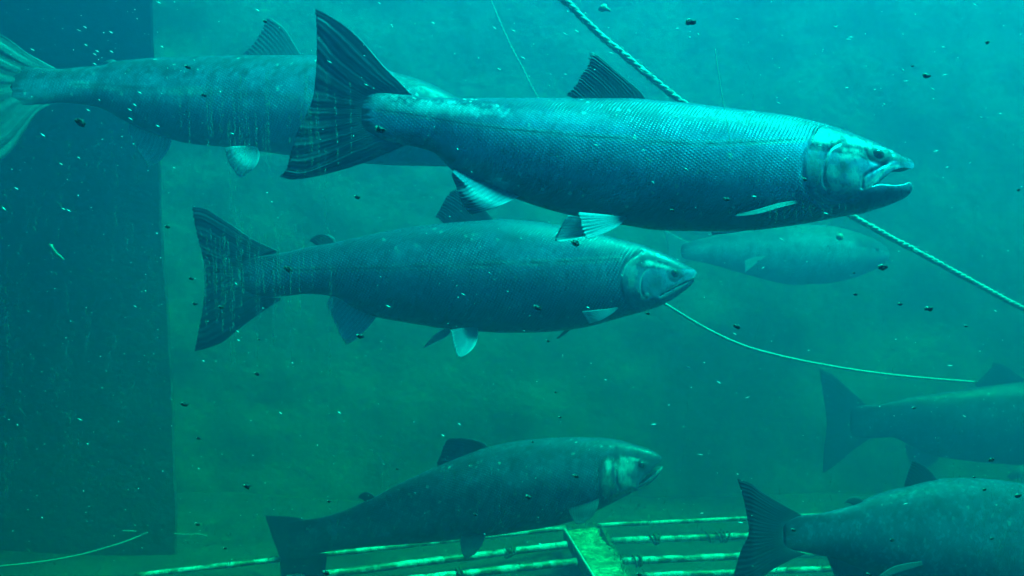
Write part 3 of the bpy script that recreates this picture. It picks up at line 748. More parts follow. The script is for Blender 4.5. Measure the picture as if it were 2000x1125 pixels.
# ---- the hazy salmon at right, above it
f6 = Fish('hazy green salmon at the right edge just under the end of the thin cord', 2.8,
    [(1590, 0.0), (1800, 0.0), (2000, 0.05), (2350, 0.10)],
    body=[(1660, 800, 850), (1690, 791, 856), (1706, 791, 856), (1738, 786, 854), (1785, 775, 874), (1825, 769, 890), (1864, 763, 897), (1943, 752, 905), (2000, 746, 908), (2080, 746, 908), (2180, 756, 896), (2260, 776, 878), (2330, 802, 856), (2345, 812, 842)],
    eq=[(1660, 824), (1800, 822), (2000, 825), (2345, 828)],
    skin='skin_d', step=7.0, seed=6, nring=56, speck=1.0, silver=0.18, metal=0.0, tone=0.75, head_x=2150)
f6.fin('caudal_fin', [[(1694, 792), (1655, 757), (1627, 732), (1599, 719)], [(1675, 800), (1645, 780), (1622, 765), (1605, 758)], [(1662, 824), (1640, 824), (1625, 824), (1614, 824)], [(1675, 848), (1650, 862), (1626, 876), (1608, 885)], [(1700, 856), (1665, 880), (1632, 908), (1606, 925)]],
       'fin_dark', nu=60, rag=0.02, pale=0.1, seed=53, thick=0.004)
f6.fin('dorsal_fin', [[(2015, 750), (1985, 730), (1965, 715), (1940, 706)], [(1975, 754), (1955, 738), (1942, 728), (1930, 724)], [(1910, 760), (1908, 757), (1906, 753), (1904, 750)]], 'fin_dark', nu=36, rag=0.02, pale=0.1, seed=54)
f6.fin('anal_fin', [[(1838, 888), (1825, 905), (1805, 915), (1784, 918)], [(1810, 882), (1800, 893), (1790, 900), (1778, 904)], [(1768, 868), (1768, 874), (1769, 880), (1770, 886)]], 'fin_mid', nu=30, rag=0.02, pale=0.1, seed=55)
hb = f6.half(1990)[1]
f6.fin('pelvic_fin', [[(2010, 900, -hb*.5), (1985, 915, -hb), (1965, 930, -hb)], [(2030, 902, -hb*.5), (2010, 925, -hb), (1975, 938, -hb)]], 'fin_mid', nu=20, rag=0.02, pale=0.3, seed=56)
f6.eye(2270, 815, 7)

# ---- the pale, far salmon between the two ropes
f7 = Fish('very faint pale salmon far off between the thick rope and the second salmon\'s snout', 3.36,
    [(1280, 0.0), (1800, 0.0)],
    body=[(1330, 478, 504), (1350, 472, 508), (1380, 464, 514), (1430, 452, 528), (1490, 442, 545), (1550, 438, 556), (1610, 440, 554), (1660, 450, 545), (1700, 464, 530), (1725, 478, 516), (1734, 488, 506)],
    eq=[(1330, 490), (1500, 495), (1734, 497)],
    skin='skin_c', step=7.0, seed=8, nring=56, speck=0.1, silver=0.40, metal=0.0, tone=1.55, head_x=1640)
f7.fin('caudal_fin', [[(1350, 474), (1330, 466), (1310, 455), (1296, 448)], [(1334, 490), (1322, 490), (1312, 489), (1306, 489)], [(1350, 506), (1328, 516), (1308, 526), (1296, 534)]], 'fin_pale', nu=40, rag=0.02, pale=0.6, seed=63)
f7.fin('pectoral_fin', [[(1497, 500, -.1), (1480, 502, -.12), (1462, 506, -.14), (1455, 510, -.15)], [(1497, 502, -.1), (1480, 512, -.12), (1465, 525, -.14), (1455, 533, -.15)]], 'fin_pale', nu=20, rag=0.0, pale=0.3, seed=64)
f7.fin('dorsal_fin', [[(1560, 442), (1548, 428), (1530, 418)], [(1520, 446), (1514, 436), (1508, 428)], [(1500, 448), (1498, 445), (1495, 442)]], 'fin_pale', nu=20, rag=0.0, pale=0.5, seed=65)
f7.eye(1705, 488, 5)

# ------------------------------------------------------------------ ropes and cords
def tube(V, Fc, path, rad, nseg=8, caps=True):
    n0 = len(V); pts = [Vector(tuple(p)) for p in path]
    for i, p in enumerate(pts):
        t = (pts[min(i+1, len(pts)-1)] - pts[max(i-1, 0)]).normalized()
        a = t.cross(Vector((0, 0, 1)))
        if a.length < 1e-3: a = t.cross(Vector((0, 1, 0)))
        a.normalize(); b = a.cross(t)
        r = rad(i/(len(pts)-1)) if callable(rad) else rad
        for k in range(nseg):
            ph = 2*math.pi*k/nseg
            V.append(p + a*(r*math.cos(ph)) + b*(r*math.sin(ph)))
    for i in range(len(pts)-1):
        for k in range(nseg):
            j = (k+1) % nseg; Fc.append((n0+i*nseg+k, n0+i*nseg+j, n0+(i+1)*nseg+j, n0+(i+1)*nseg+k))
    if caps:
        Fc.append(tuple(n0+k for k in range(nseg))[::-1]); m = n0+(len(pts)-1)*nseg; Fc.append(tuple(m+k for k in range(nseg)))

def rope(name, pxpts, mat, radius, strands, pitch, label, cat='rope', fuzz=0):
    pts = [P(*p) for p in pxpts]
    dense = [Vector(tuple(p)) for p in catmull(pts, 60)]
    L = sum((b-a).length for a, b in zip(dense[:-1], dense[1:]))
    n = max(60, int(L/pitch*14)); path = [Vector(tuple(p)) for p in catmull(pts, n)]
    V, Fc = [], []
    if strands == 1:
        rnd = random.Random(5)
        path = [p + Vector((rnd.uniform(-1, 1), 0, rnd.uniform(-1, 1)))*radius*0.15 for p in path]
        tube(V, Fc, path, lambda t: radius, 8)
    else:
        for s_ in range(strands):
            pp = []; acc = 0.0
            for i, p in enumerate(path):
                if i: acc += (path[i]-path[i-1]).length
                t = (path[min(i+1, n-1)]-path[max(i-1, 0)]).normalized()
                a = t.cross(Vector((0, 0, 1))).normalized(); b = a.cross(t)
                ph = 2*math.pi*(acc/pitch + s_/strands)
                pp.append(p + (a*math.cos(ph)+b*math.sin(ph))*radius*0.33*(1+0.25*math.sin(i*0.37+s_)))
            tube(V, Fc, pp, radius*0.64, 7)
        rnd = random.Random(9)
        for k in range(fuzz):
            i = rnd.randrange(2, n-2); p = path[i]; t = (path[i+1]-path[i-1]).normalized()
            q = Vector((rnd.gauss(0, 1), rnd.gauss(0, 1), rnd.gauss(0, 1))).normalized()
            q = (q - t*q.dot(t)).normalized()
            a0 = p + q*radius*0.8; a1 = a0 + q*radius*rnd.uniform(.3, .9) + t*radius*rnd.uniform(.5, 2.0)
            tube(V, Fc, [a0, (a0+a1)/2+q*radius*.1, a1], radius*0.06, 4)
    V2 = [v for v in V]
    o = mesh_obj(name, V2, Fc, M[mat]); tag(o, label, cat); return o

rope('rope', [(1010, -75, 1.32), (1100, -2, 1.33), (1165, 62, 1.35), (1240, 125, 1.37), (1330, 198, 1.40), (1480, 305, 1.46), (1665, 422, 1.55), (1830, 512, 1.64), (2000, 604, 1.74), (2120, 664, 1.8)],
     'rope', 0.0057, 3, 0.040, 'thick three-strand rope slanting down behind the large salmon to the right edge', 'rope', 420)
rope('cord', [(1288, 587, 1.75), (1380, 642, 1.85), (1450, 674, 1.92), (1520, 694, 1.98), (1600, 711, 2.02), (1700, 727, 2.06), (1800, 738, 2.1), (1902, 746, 2.12)],
     'cord', 0.0031, 3, 0.016, 'thin pale cord sagging from behind the second salmon\'s head', 'cord', 40)
rope('cord', [(935, -60, 2.8), (955, -8, 2.8), (975, 40, 2.8), (1000, 95, 2.8), (1020, 132, 2.8), (1036, 165, 2.8), (1055, 198, 2.8), (1080, 240, 2.8)],
     'cord', 0.0036, 2, 0.030, 'faint thin cord hanging above the large salmon\'s back', 'cord', 20)
M['line'] = plain('clear_line', (0.55, 0.7, 0.65), 0.4, 0, 100, 0.2)
rope('fishing_line', [(1397, 96, 0.86), (1403, 140, 0.86), (1411, 190, 0.86), (1420, 240, 0.86), (1426, 276, 0.86)],
     'line', 0.00028, 1, 0.02, 'hair-thin pale line hanging in front of the large salmon\'s shoulder', 'line')  # scratch on the viewing window, built as a thin strand
rope('twig', [(-30, 1110, 2.30), (0, 1106, 2.30), (75, 1098, 2.32), (150, 1085, 2.34), (220, 1066, 2.37), (268, 1049, 2.4), (288, 1040, 2.4)],
     'cord', 0.0022, 1, 0.03, 'long thin straw curving along the bottom at the lower left', 'straw')
rope('twig', [(240, 1037, 2.4), (252, 1037, 2.4), (266, 1038, 2.4)], 'cord', 0.0018, 1, 0.02, 'short straw bit just above the end of the long curved straw', 'straw')
rope('twig', [(340, 1042, 2.5), (365, 1044, 2.5), (388, 1043, 2.5), (405, 1047, 2.5)], 'cord', 0.0016, 1, 0.02, 'thin straw lying right of the dark pier\'s foot', 'straw')

# ------------------------------------------------------------------ setting: ground, back wall, pier
def grid(name, x0, x1, y0, y1, nx, ny, fz, mat):
    V = []; Fc = []
    for j in range(ny+1):
        for i in range(nx+1):
            x = x0+(x1-x0)*i/nx; y = y0+(y1-y0)*j/ny; V.append((x, y, fz(x, y)))
    for j in range(ny):
        for i in range(nx):
            a = j*(nx+1)+i; Fc.append((a, a+1, a+nx+2, a+nx+1))
    return mesh_obj(name, V, Fc, mat)

def ground_mat():
    m = NT('silt_and_algae')
    tc = m.new('ShaderNodeTexCoord').outputs['Object']
    a = m.noise(tc, 3.0, 7.0, 0.65); b = m.noise(tc, 22.0, 6.0, 0.7); c = m.noise(tc, 120.0, 4.0, 0.7)
    col = m.mix(m.ramp(a, 0.35, 0.7), (0.05, 0.11, 0.06, 1), (0.02, 0.05, 0.035, 1))
    col = m.mix(m.math('MULTIPLY', m.ramp(b, 0.5, 0.75), 0.7), col, (0.13, 0.26, 0.10, 1))
    col = m.mix(m.math('MULTIPLY', m.ramp(c, 0.4, 0.7), 0.5), col, (0.02, 0.045, 0.02, 1))
    m.l.new(col, m.b.inputs['Base Color']); m.b.inputs['Roughness'].default_value = 0.95
    m.l.new(m.bump(m.math('ADD', b, m.math('MULTIPLY', c, 0.4)), 1.0, 0.02), m.b.inputs['Normal'])
    return m.m
M['ground'] = ground_mat()
def gz(x, y):
    return 0.012*math.sin(x*5+1.3*math.sin(y*4)) + 0.010*math.sin(y*7+x*3) - 0.02
g = grid('ground', -7, 7, -4, 9, 280, 260, gz, M['ground']); tag(g, kind='structure')
far = grid('ground', -60, 60, -60, 60, 4, 4, lambda x, y: -0.12, M['ground']); tag(far, kind='structure')

def box(V, Fc, lo, hi, M4=None):
    n = len(V)
    for z in (lo[2], hi[2]):
        for y in (lo[1], hi[1]):
            for x in (lo[0], hi[0]):
                p = Vector((x, y, z)); V.append(M4 @ p if M4 else p)
    for f in ((0, 1, 3, 2), (4, 6, 7, 5), (0, 4, 5, 1), (2, 3, 7, 6), (0, 2, 6, 4), (1, 5, 7, 3)): Fc.append(tuple(n+i for i in f))

# back wall with an uneven, weed-grown face
V, Fc = [], []
nx, nz = 160, 60
def wy(x, z): return 3.46 + 0.03*float(vnoise(np.float64(x*2.3), np.float64(z*3.1), 4)) + 0.02*float(vnoise(np.float64(x*9), np.float64(z*9), 5))
for j in range(nz+1):
    for i in range(nx+1):
        x = -4.5+9*i/nx; z = -0.1+3.5*j/nz; V.append((x, wy(x, z), z))
n1 = len(V)
for j in range(nz):
    for i in range(nx):
        a = j*(nx+1)+i; Fc.append((a, a+1, a+nx+2, a+nx+1))
for (x, z) in ((-4.5, -0.1), (4.5, -0.1), (4.5, 3.4), (-4.5, 3.4)): V.append((x, 3.9, z))
b0 = n1; Fc.append((b0, b0+1, b0+2, b0+3))
c0, c1, c2, c3 = 0, nx, nz*(nx+1)+nx, nz*(nx+1)
Fc.append(tuple(range(0, nx+1)) + (b0+1, b0)); Fc.append(tuple(nz*(nx+1)+i for i in range(nx+1)) + (b0+2, b0+3))
Fc.append(tuple(j*(nx+1) for j in range(nz+1)) + (b0+3, b0)); Fc.append(tuple(j*(nx+1)+nx for j in range(nz+1)) + (b0+2, b0+1))
bw = mesh_obj('back_wall', V, Fc, M['wall']); tag(bw, 'mottled algae-grown concrete wall closing off the water far behind the fish', 'wall')

# dark pier at the left
V, Fc = [], []
PD = 2.75
xe0 = (296-1000)/F*PD; xe1 = (346-1000)/F*PD
nz = 130
zs = [-0.1 + 2.72*i/nz for i in range(nz+1)]
prof = []
for z in zs:
    py = 562.5 - (z-CAMZ)/PD*F
    pxe = float(np.interp(py, [-100, 0, 150, 400, 700, 980, 1125], [292, 296, 300, 315, 335, 345, 348]))
    prof.append((pxe-1000)/F*PD + 0.010*(float(vnoise(np.float64(z*7), np.float64(0.5), 31))-0.5)+0.006*(float(vnoise(np.float64(z*31), np.float64(0.5), 32))-0.5))
for z, xe in zip(zs, prof):
    for (x, y) in ((-4.4, PD), (xe-0.006, PD), (xe, PD+0.006), (xe-0.06, PD+0.12), (-4.4, PD+0.12)): V.append((x, y, z))
for j in range(nz):
    for k in range(5):
        a = j*5+k; b = j*5+(k+1) % 5; Fc.append((a, b, b+5, a+5))
Fc.append((0, 1, 2, 3, 4)); Fc.append(tuple(nz*5+k for k in range(5)))
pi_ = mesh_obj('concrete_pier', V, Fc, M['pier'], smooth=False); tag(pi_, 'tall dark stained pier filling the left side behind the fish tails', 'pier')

def wall_block(name, lo, hi, mat, label):
    V, Fc = [], []; box(V, Fc, lo, hi); o = mesh_obj(name, V, Fc, M[mat], smooth=False); return tag(o, label, 'wall')
wall_block('side_wall', (-2.0, -0.9, -0.1), (-1.62, PD-0.01, 2.62), 'wall', 'concrete channel wall running forward from the dark pier')  # added out of view so the left water falls in shadow
wall_block('gallery_wall', (-2.0, -1.15, -0.1), (3.9, -0.92, 3.6), 'wall', 'concrete wall of the viewing gallery behind the camera')  # added out of view to keep light off the fish bellies
wall_block('side_wall', (4.46, -1.15, -0.1), (4.8, 3.6, 3.4), 'wall', 'far right concrete channel wall')

wall_block('walkway', (-2.0, 0.46, 2.62), (-0.30, 1.35, 2.78), 'wall', 'near concrete walkway slab above the water at the left')['category'] = 'walkway'  # added unseen slab; the gap behind it leaves the freckled salmon lit
wall_block('walkway', (-2.0, 1.85, 2.62), (-0.45, PD-0.01, 2.78), 'wall', 'farther concrete walkway slab above the water against the dark pier')['category'] = 'walkway'  # second added slab, keeps pier and left water dark
wall_block('gallery_roof', (-2.0, -0.915, 2.62), (3.9, 0.45, 2.80), 'wall', 'concrete roof slab of the viewing gallery reaching out above the water')['category'] = 'roof'  # added overhead out of view to darken the haze near the camera

# ------------------------------------------------------------------ tube grating on the bottom
def tube_mat():
    m = NT('dirty_white_tube')
    tc = m.new('ShaderNodeTexCoord').outputs['Object']
    mp = m.new('ShaderNodeMapping'); mp.inputs['Scale'].default_value = (9, 9, 9); m.l.new(tc, mp.inputs[0])
    a = m.noise(mp.outputs[0], 1.6, 4.0, 0.6); b = m.noise(tc, 90.0, 5.0, 0.7)
    col = m.mix(m.ramp(a, 0.46, 0.56), (0.62, 0.72, 0.76, 1), (0.05, 0.10, 0.05, 1))
    col = m.mix(m.math('MULTIPLY', m.ramp(b, 0.42, 0.62), 0.7), col, (0.13, 0.26, 0.09, 1))
    m.l.new(col, m.b.inputs['Base Color']); m.b.inputs['Roughness'].default_value = 0.4
    m.l.new(m.bump(b, 0.7, 0.002), m.b.inputs['Normal'])
    return m.m
M['tube'] = tube_mat()
def plank_mat():
    m = NT('algae_plank')
    tc = m.new('ShaderNodeTexCoord').outputs['Object']
    a = m.noise(tc, 14.0, 6.0, 0.7); b = m.noise(tc, 70.0, 5.0, 0.7)
    col = m.mix(m.ramp(a, 0.38, 0.62), (0.45, 0.68, 0.38, 1), (0.08, 0.18, 0.07, 1))
    col = m.mix(m.math('MULTIPLY', m.ramp(b, 0.42, 0.62), 0.85), col, (0.05, 0.11, 0.03, 1))
    m.l.new(col, m.b.inputs['Base Color']); m.b.inputs['Roughness'].default_value = 0.8
    m.l.new(m.bump(m.math('ADD', a, b), 1.0, 0.004), m.b.inputs['Normal'])
    return m.m
M['plank'] = plank_mat()
M['tie'] = plain('weed_tie', (0.10, 0.13, 0.05), 0.9, 0, 200, 0.5)
M['rail'] = plain('pale_edge', (0.75, 0.85, 0.75), 0.4, 0, 60, 0.3)

GH = 0.06
def bar(parent, p0, p1, r, seed, mat='tube'):
    a = on_floor(*p0, GH); b = on_floor(*p1, GH); V, Fc = [], []
    rnd = random.Random(seed)
    n = 40; path = [a.lerp(b, i/n) for i in range(n+1)]
    path = [q + Vector((0, 0, rnd.gauss(0, 0.0003))) for q in path]
    rr_ = [r*rnd.uniform(0.93, 1.1) for _ in range(n+2)]
    tube(V, Fc, path, lambda t: rr_[int(t*n)], 12)
    return mesh_obj('bar', V, Fc, M[mat], parent)
def grow(parent, p0, p1, fracs, seed):
    """weed wrapped round a bar, one clump per place"""
    a = on_floor(*p0, GH); b = on_floor(*p1, GH)
    for k, f in enumerate(fracs):
        rnd = random.Random(seed+k); V, Fc = [], []
        c = a.lerp(b, f); t = (b-a).normalized()
        for q in range(6):
            r = 0.0115+rnd.random()*0.005; cc = c + t*rnd.gauss(0, 0.006+0.012*((k*7) % 3)); tilt = rnd.uniform(-0.6, 0.6)
            ring = []
            for i in range(15):
                ph = 2*math.pi*i/14
                s_ = t.cross(Vector((0, 0, 1))).normalized()
                ring.append(cc + s_*r*math.cos(ph) + Vector((0, 0, 1))*r*math.sin(ph) + t*tilt*r*math.sin(ph))
            tube(V, Fc, ring, 0.0026, 5)
        mesh_obj('weed_tie', V, Fc, M['tie'], parent)

gl = empty('tube_grating', on_floor(880, 1100, 0)); tag(gl, 'white tube grating left of the green plank, under the dark salmon', 'grating', 'tube gratings on the bottom')
lb = [((262, 1124), (1104, 1031), 0.0075), ((560, 1131), (1106, 1064), 0.0100), ((640, 1150), (1125, 1097), 0.0104), ((700, 1186), (1143, 1134), 0.0088), ((760, 1225), (1165, 1176), 0.0088)]
for k, (a, b, r) in enumerate(lb):
    bar(gl, a, b, r, k)
grow(gl, lb[1][0], lb[1][1], [0.775], 50); grow(gl, lb[2][0], lb[2][1], [0.51], 70)
def side_beam(parent, a, b, wdt, hgt, mat, name='side_rail'):
    p = on_floor(*a, GH-0.035); q = on_floor(*b, GH-0.035); t = (q-p).normalized(); s_ = t.cross(Vector((0, 0, 1)))
    V = []
    for e in (p, q):
        for sx in (-.5, .5):
            for z in (0, hgt): V.append(e + s_*wdt*sx + Vector((0, 0, z)))
    Fc = [(0, 1, 3, 2), (4, 6, 7, 5), (0, 4, 5, 1), (2, 3, 7, 6), (0, 2, 6, 4), (1, 5, 7, 3)]
    return mesh_obj(name, V, Fc, M[mat], parent, smooth=False)
side_beam(gl, (1104, 1052), (1190, 1215), 0.012, 0.03, 'tie')
gr = empty('tube_grating', on_floor(1350, 1060, 0)); tag(gr, 'white tube grating right of the green plank, beneath the black tail fin', 'grating', 'tube gratings on the bottom')
rb = [((1168, 1026), (1720, 1000), 0.007), ((1196, 1056), (1760, 1036), 0.0098), ((1215, 1096), (1800, 1072), 0.0098), ((1250, 1125), (1860, 1102), 0.0085), ((1290, 1170), (1900, 1140), 0.0085)]
for k, (a, b, r) in enumerate(rb):
    bar(gr, a, b, r, k+9)
grow(gr, rb[1][0], rb[1][1], [0.14, 0.36], 90); grow(gr, rb[2][0], rb[2][1], [0.05], 110); pass
side_beam(gr, (1176, 1046), (1262, 1215), 0.012, 0.03, 'tie')
# the plank between them: uneven worn edge, pale metal edge along its left side
A = [on_floor(1106, 1036, GH+0.012), on_floor(1161, 1125, GH+0.012), on_floor(1240, 1250, GH+0.012)]
Bp = [on_floor(1166, 1030, GH+0.012), on_floor(1180, 1056, GH+0.012), on_floor(1210, 1090, GH+0.012), on_floor(1227, 1125, GH+0.012), on_floor(1310, 1250, GH+0.012)]
la = catmull(A, 60); lbp = catmull(Bp, 60); V, Fc = [], []
for i in range(60):
    for j in range(12):
        p = Vector(tuple(la[i])).lerp(Vector(tuple(lbp[i])), j/11)
        if j == 11: p += Vector((random.uniform(-.008, .004), 0, 0))
        V.append(p + Vector((0, 0, 0.004*random.random())))
for i in range(60):
    for j in range(12):
        V.append(Vector(V[i*12+j]) - Vector((0, 0, 0.03)))
n = 720
for i in range(59):
    for j in range(11):
        a = i*12+j; Fc.append((a, a+1, a+13, a+12)); Fc.append((n+a, n+a+12, n+a+13, n+a+1))
lp = [i*12 for i in range(60)] + [59*12+j for j in range(1, 12)] + [i*12+11 for i in range(58, -1, -1)] + [j for j in range(10, 0, -1)]
for q in range(len(lp)): a, b = lp[q], lp[(q+1) % len(lp)]; Fc.append((a, b, n+b, n+a))
pr = empty('plank', on_floor(1160, 1080, 0)); tag(pr, 'bright green algae-covered plank between the two tube gratings', 'plank')
mesh_obj('board', V, Fc, M['plank'], pr)
V, Fc = [], []
tube(V, Fc, [Vector(tuple(p)) + Vector((-0.004, 0, 0.003)) for p in la], 0.0035, 6); mesh_obj('edge_strip', V, Fc, M['rail'], pr)

def tuft_mat():
    m = NT('algae_tuft'); tc = m.new('ShaderNodeTexCoord').outputs['Object']; n = m.noise(tc, 60.0, 3.0)
    m.l.new(m.mix(m.ramp(n, 0.35, 0.65), (0.05, 0.10, 0.05, 1), (0.15, 0.25, 0.12, 1)), m.b.inputs['Base Color']); m.b.inputs['Roughness'].default_value = 0.9
    return m.m
M['tuft'] = tuft_mat()
V, Fc = [], []
rt = random.Random(77)
def tuft(c, n, hgt, spread):
    for _ in range(n):
        b0 = c + Vector((rt.gauss(0, spread), rt.gauss(0, spread), 0)); h = hgt*rt.uniform(.4, 1.3); ang = rt.uniform(0, 6.28)
        d_ = Vector((math.cos(ang), math.sin(ang), 0)); w_ = d_.cross(Vector((0, 0, 1)))*h*rt.uniform(.06, .16); lean = Vector((rt.gauss(0, .5), rt.gauss(0, .4), 0))*h
        k = len(V); V.extend([b0-w_, b0+w_, b0+w_*.8+lean*.4+Vector((0, 0, h*.6)), b0-w_*.8+lean*.4+Vector((0, 0, h*.6)), b0+lean+Vector((0, 0, h*.8))])
        Fc.extend([(k, k+1, k+2, k+3), (k+3, k+2, k+4)])
for (a, b, r_) in lb + rb:
    p0 = on_floor(*a, GH); p1 = on_floor(*b, GH)
    for q in range(70):
        f = rt.random()
        if vnoise(np.float64(f*14), np.float64(a[1]), 3) < 0.55: continue
        tuft(p0.lerp(p1, f) + Vector((0, 0, r_*rt.uniform(-.9, .8))), 4, 0.012, 0.008)
for q in range(80):
    f = rt.random(); p = Vector(tuple(lbp[int(f*59)])) if rt.random() < .6 else Vector(tuple(la[int(f*59)])).lerp(Vector(tuple(lbp[int(f*59)])), rt.random())
    tuft(p, 4, 0.010, 0.008)
for q in range(1500):
    x = rt.uniform(-2.2, 2.6); y = rt.uniform(2.2, 3.45)
    if vnoise(np.float64(x*3.1), np.float64(y*3.1), 12) < 0.45: continue
    tuft(Vector((x, y, gz(x, y))), 5, rt.uniform(0.006, 0.018), 0.02)
tag(mesh_obj('algae_tufts', V, Fc, M['tuft'], smooth=False), 'short green algae growing over the bottom and the bars', 'algae', kind='stuff')

# ------------------------------------------------------------------ pellets, leaves, drifting specks, grime
pellets = [
 (1350, 43, 10, 'above the large salmon\'s dorsal fin, near the top edge'), (367, 131, 6, 'on the back of the freckled salmon'), (399, 186, 5.5, 'on the flank of the freckled salmon'),
 (157, 239, 11, 'below the freckled salmon\'s tail, largest at the left'), (743, 253, 10, 'on the root of the large salmon\'s tail'), (1810, 148, 8, 'above and right of the large salmon\'s snout'),
 (1929, 83, 5, 'in the empty upper right water'), (1783, 129, 3, 'just above the bigger pellet at the upper right'), (698, 385, 6, 'below the large salmon\'s lower tail lobe'),
 (327, 443, 5, 'on the edge of the dark pier, left of the second salmon\'s tail'), (562, 525, 8.5, 'on the tail root of the second salmon'), (374, 544, 5, 'left of the fork of the second salmon\'s tail'),
 (381, 593, 5, 'left of the second salmon\'s lower tail lobe'), (432, 600, 5.5, 'on the second salmon\'s lower tail lobe'), (704, 657, 7, 'at the tip of the second salmon\'s anal fin'),
 (1050, 601, 8, 'on the belly of the second salmon'), (1124, 475, 9, 'at the tip of the large salmon\'s pelvic fins'), (1420, 390, 7, 'on the large salmon above its pectoral fin'),
 (1313, 411, 4, 'on the large salmon\'s lower flank behind the pectoral fin'), (1572, 350, 4.5, 'on the gill cover of the large salmon'), (1725, 522, 9, 'under the thick rope at the right'),
 (1671, 575, 4.5, 'in the open water left of and below the rope pellet'), (1759, 594, 5, 'between the thick rope and the sagging cord'), (1815, 603, 8, 'right of the small pellet between rope and cord'),
 (1440, 638, 7.5, 'just above the sagging cord'), (1265, 612, 4, 'under the second salmon\'s gill'), (502, 730, 5.5, 'below the second salmon\'s tail'), (361, 790, 7, 'just right of the pier at mid height'),
 (388, 856, 4.5, 'below the pellet beside the pier'), (483, 950, 7, 'above the tail of the dark salmon'), (386, 1024, 5, 'low beside the foot of the pier'), (440, 1071, 4, 'near the bottom left of the dark salmon\'s tail'),
 (637, 1119, 7, 'at the bottom edge under the dark salmon\'s tail'), (1125, 930, 6, 'on the shoulder of the dark salmon'), (1033, 971, 6.5, 'on the flank of the dark salmon'), (929, 1005, 4, 'on the lower belly of the dark salmon'),
 (1085, 766, 3, 'in the open water above the dark salmon\'s back'), (1094, 815, 3.2, 'close above the dark salmon\'s back'), (1040, 863, 3, 'on the back line of the dark salmon'), (643, 979, 4, 'above the dark salmon\'s tail root'),
 (776, 916, 3, 'above the dark salmon\'s hind back'), (1887, 637, 4, 'in the water under the right end of the rope'), (1937, 898, 5.5, 'under the hazy salmon at the right edge'), (1989, 968, 6, 'on the lower right salmon at the picture edge'),
 (1990, 371, 4, 'at the right edge above the rope'), (1903, 932, 3, 'above the back of the lower right salmon'), (1923, 956, 4, 'on the back of the lower right salmon'), (1743, 1055, 5, 'on the flank of the lower right salmon'),
 (1550, 1035, 5, 'on the root of the black tail fin'), (1937, 1052, 4, 'low on the flank of the lower right salmon'), (1070, 666, 4, 'just below the second salmon\'s belly'), (506, 663, 3, 'under the second salmon\'s tail root'),
 (1697, 1122, 5, 'at the bottom edge under the lower right salmon'), (1785, 797, 4, 'on the back of the hazy salmon'), (518, 42, 4.5, 'at the tip of the freckled salmon\'s dorsal fin'), (1248, 1122, 5, 'at the bottom edge beside the green plank'), (1668, 533, 3, 'tiny, left of the pellet under the rope')]
WD = 0.80
ico = bmesh.new(); bmesh.ops.create_icosphere(ico, subdivisions=3, radius=1.0)
icoV = [v.co.copy() for v in ico.verts]; icoF = [[v.index for v in f.verts] for f in ico.faces]; ico.free()
def lump(name, c, sc, rot, mat, seed, amp=0.35):
    rnd = random.Random(seed); o1 = Vector((rnd.random()*9, rnd.random()*9, rnd.random()*9))
    from mathutils import noise as mn
    V = []
    for v in icoV:
        k = 1 + amp*(mn.noise(v*1.4+o1)*1.4 + mn.noise(v*4+o1)*0.4)
        q = Vector((v.x*sc[0]*k, v.y*sc[1]*k, v.z*sc[2]*k)); q.rotate(rot); V.append(c+q)
    return V
from mathutils import Euler
M['pellet_crust'] = plain('pellet_crust', (0.50, 0.56, 0.44), 0.7, 0, 1500, 0.5)
for i, (x, y, r, where) in enumerate(pellets):
    rnd = random.Random(i+100); rm = r*0.92/F*WD
    c = P(x, y, WD); rot = Euler((0, R(rnd.uniform(5, 35)), 0))
    if x > 1300 and y < 300 or x > 1700: rot = Euler((0, R(-rnd.uniform(5, 30)), 0))
    root = empty('food_pellet', c); tag(root, 'small black pellet '+where, 'pellet', 'black food pellets stuck along the viewing window')
    mesh_obj('grain', lump('p', c, (rm, rm*0.6, rm*0.62), rot, None, i, 0.4), icoF, M['pellet'], root)
    sd_ = -1 if rot.y > 0 else -1
    mesh_obj('crust', lump('p', c + Vector((sd_*rm*0.62, -0.0001, rm*0.30)), (rm*0.55, rm*0.32, rm*0.34), rot, None, i+300, 0.5), icoF, M['pellet_crust'], root)  # pale lump stands in for the highlight at the pellet's upper left

def leaf(px, py, d, pts, label):
    V, Fc = [], []
    up = [P(px+a, py+b, d) for a, b in pts]
    c = P(px + sum(a for a, b in pts)/len(pts), py + sum(b for a, b in pts)/len(pts), d-0.006)
    n = len(up)
    for k in (0, 1):
        V += [u + Vector((0, 0.002*k, 0)) for u in up] + [c + Vector((0, 0.004*k, 0))]
    for i in range(n):
        j = (i+1) % n; Fc += [(i, j, n), (n+1+j, n+1+i, 2*n+1), (i, n+1+i, n+1+j, j)]
    tag(mesh_obj('leaf_fragment', V, Fc, M['leaf']), label, 'leaf')
leaf(1180, 15, 1.5, [(-12, 4), (-8, -4), (-2, -8), (5, -7), (6, -1), (14, 4), (12, 8), (3, 6), (-4, 8)], 'pale leaf scrap near the top edge right of the thick rope')
leaf(106, 489, 1.6, [(-11, -13), (-4, -12), (-1, -5), (5, 4), (12, 9), (19, 18), (17, 20), (6, 13), (0, 9), (-4, 0)], 'pale green weed scrap drifting before the dark pier')
leaf(1640, 462, 1.9, [(-6, -4), (2, -7), (8, -2), (6, 6), (-2, 8), (-7, 3)], 'pale scrap drifting just under the thick rope beside the far salmon')

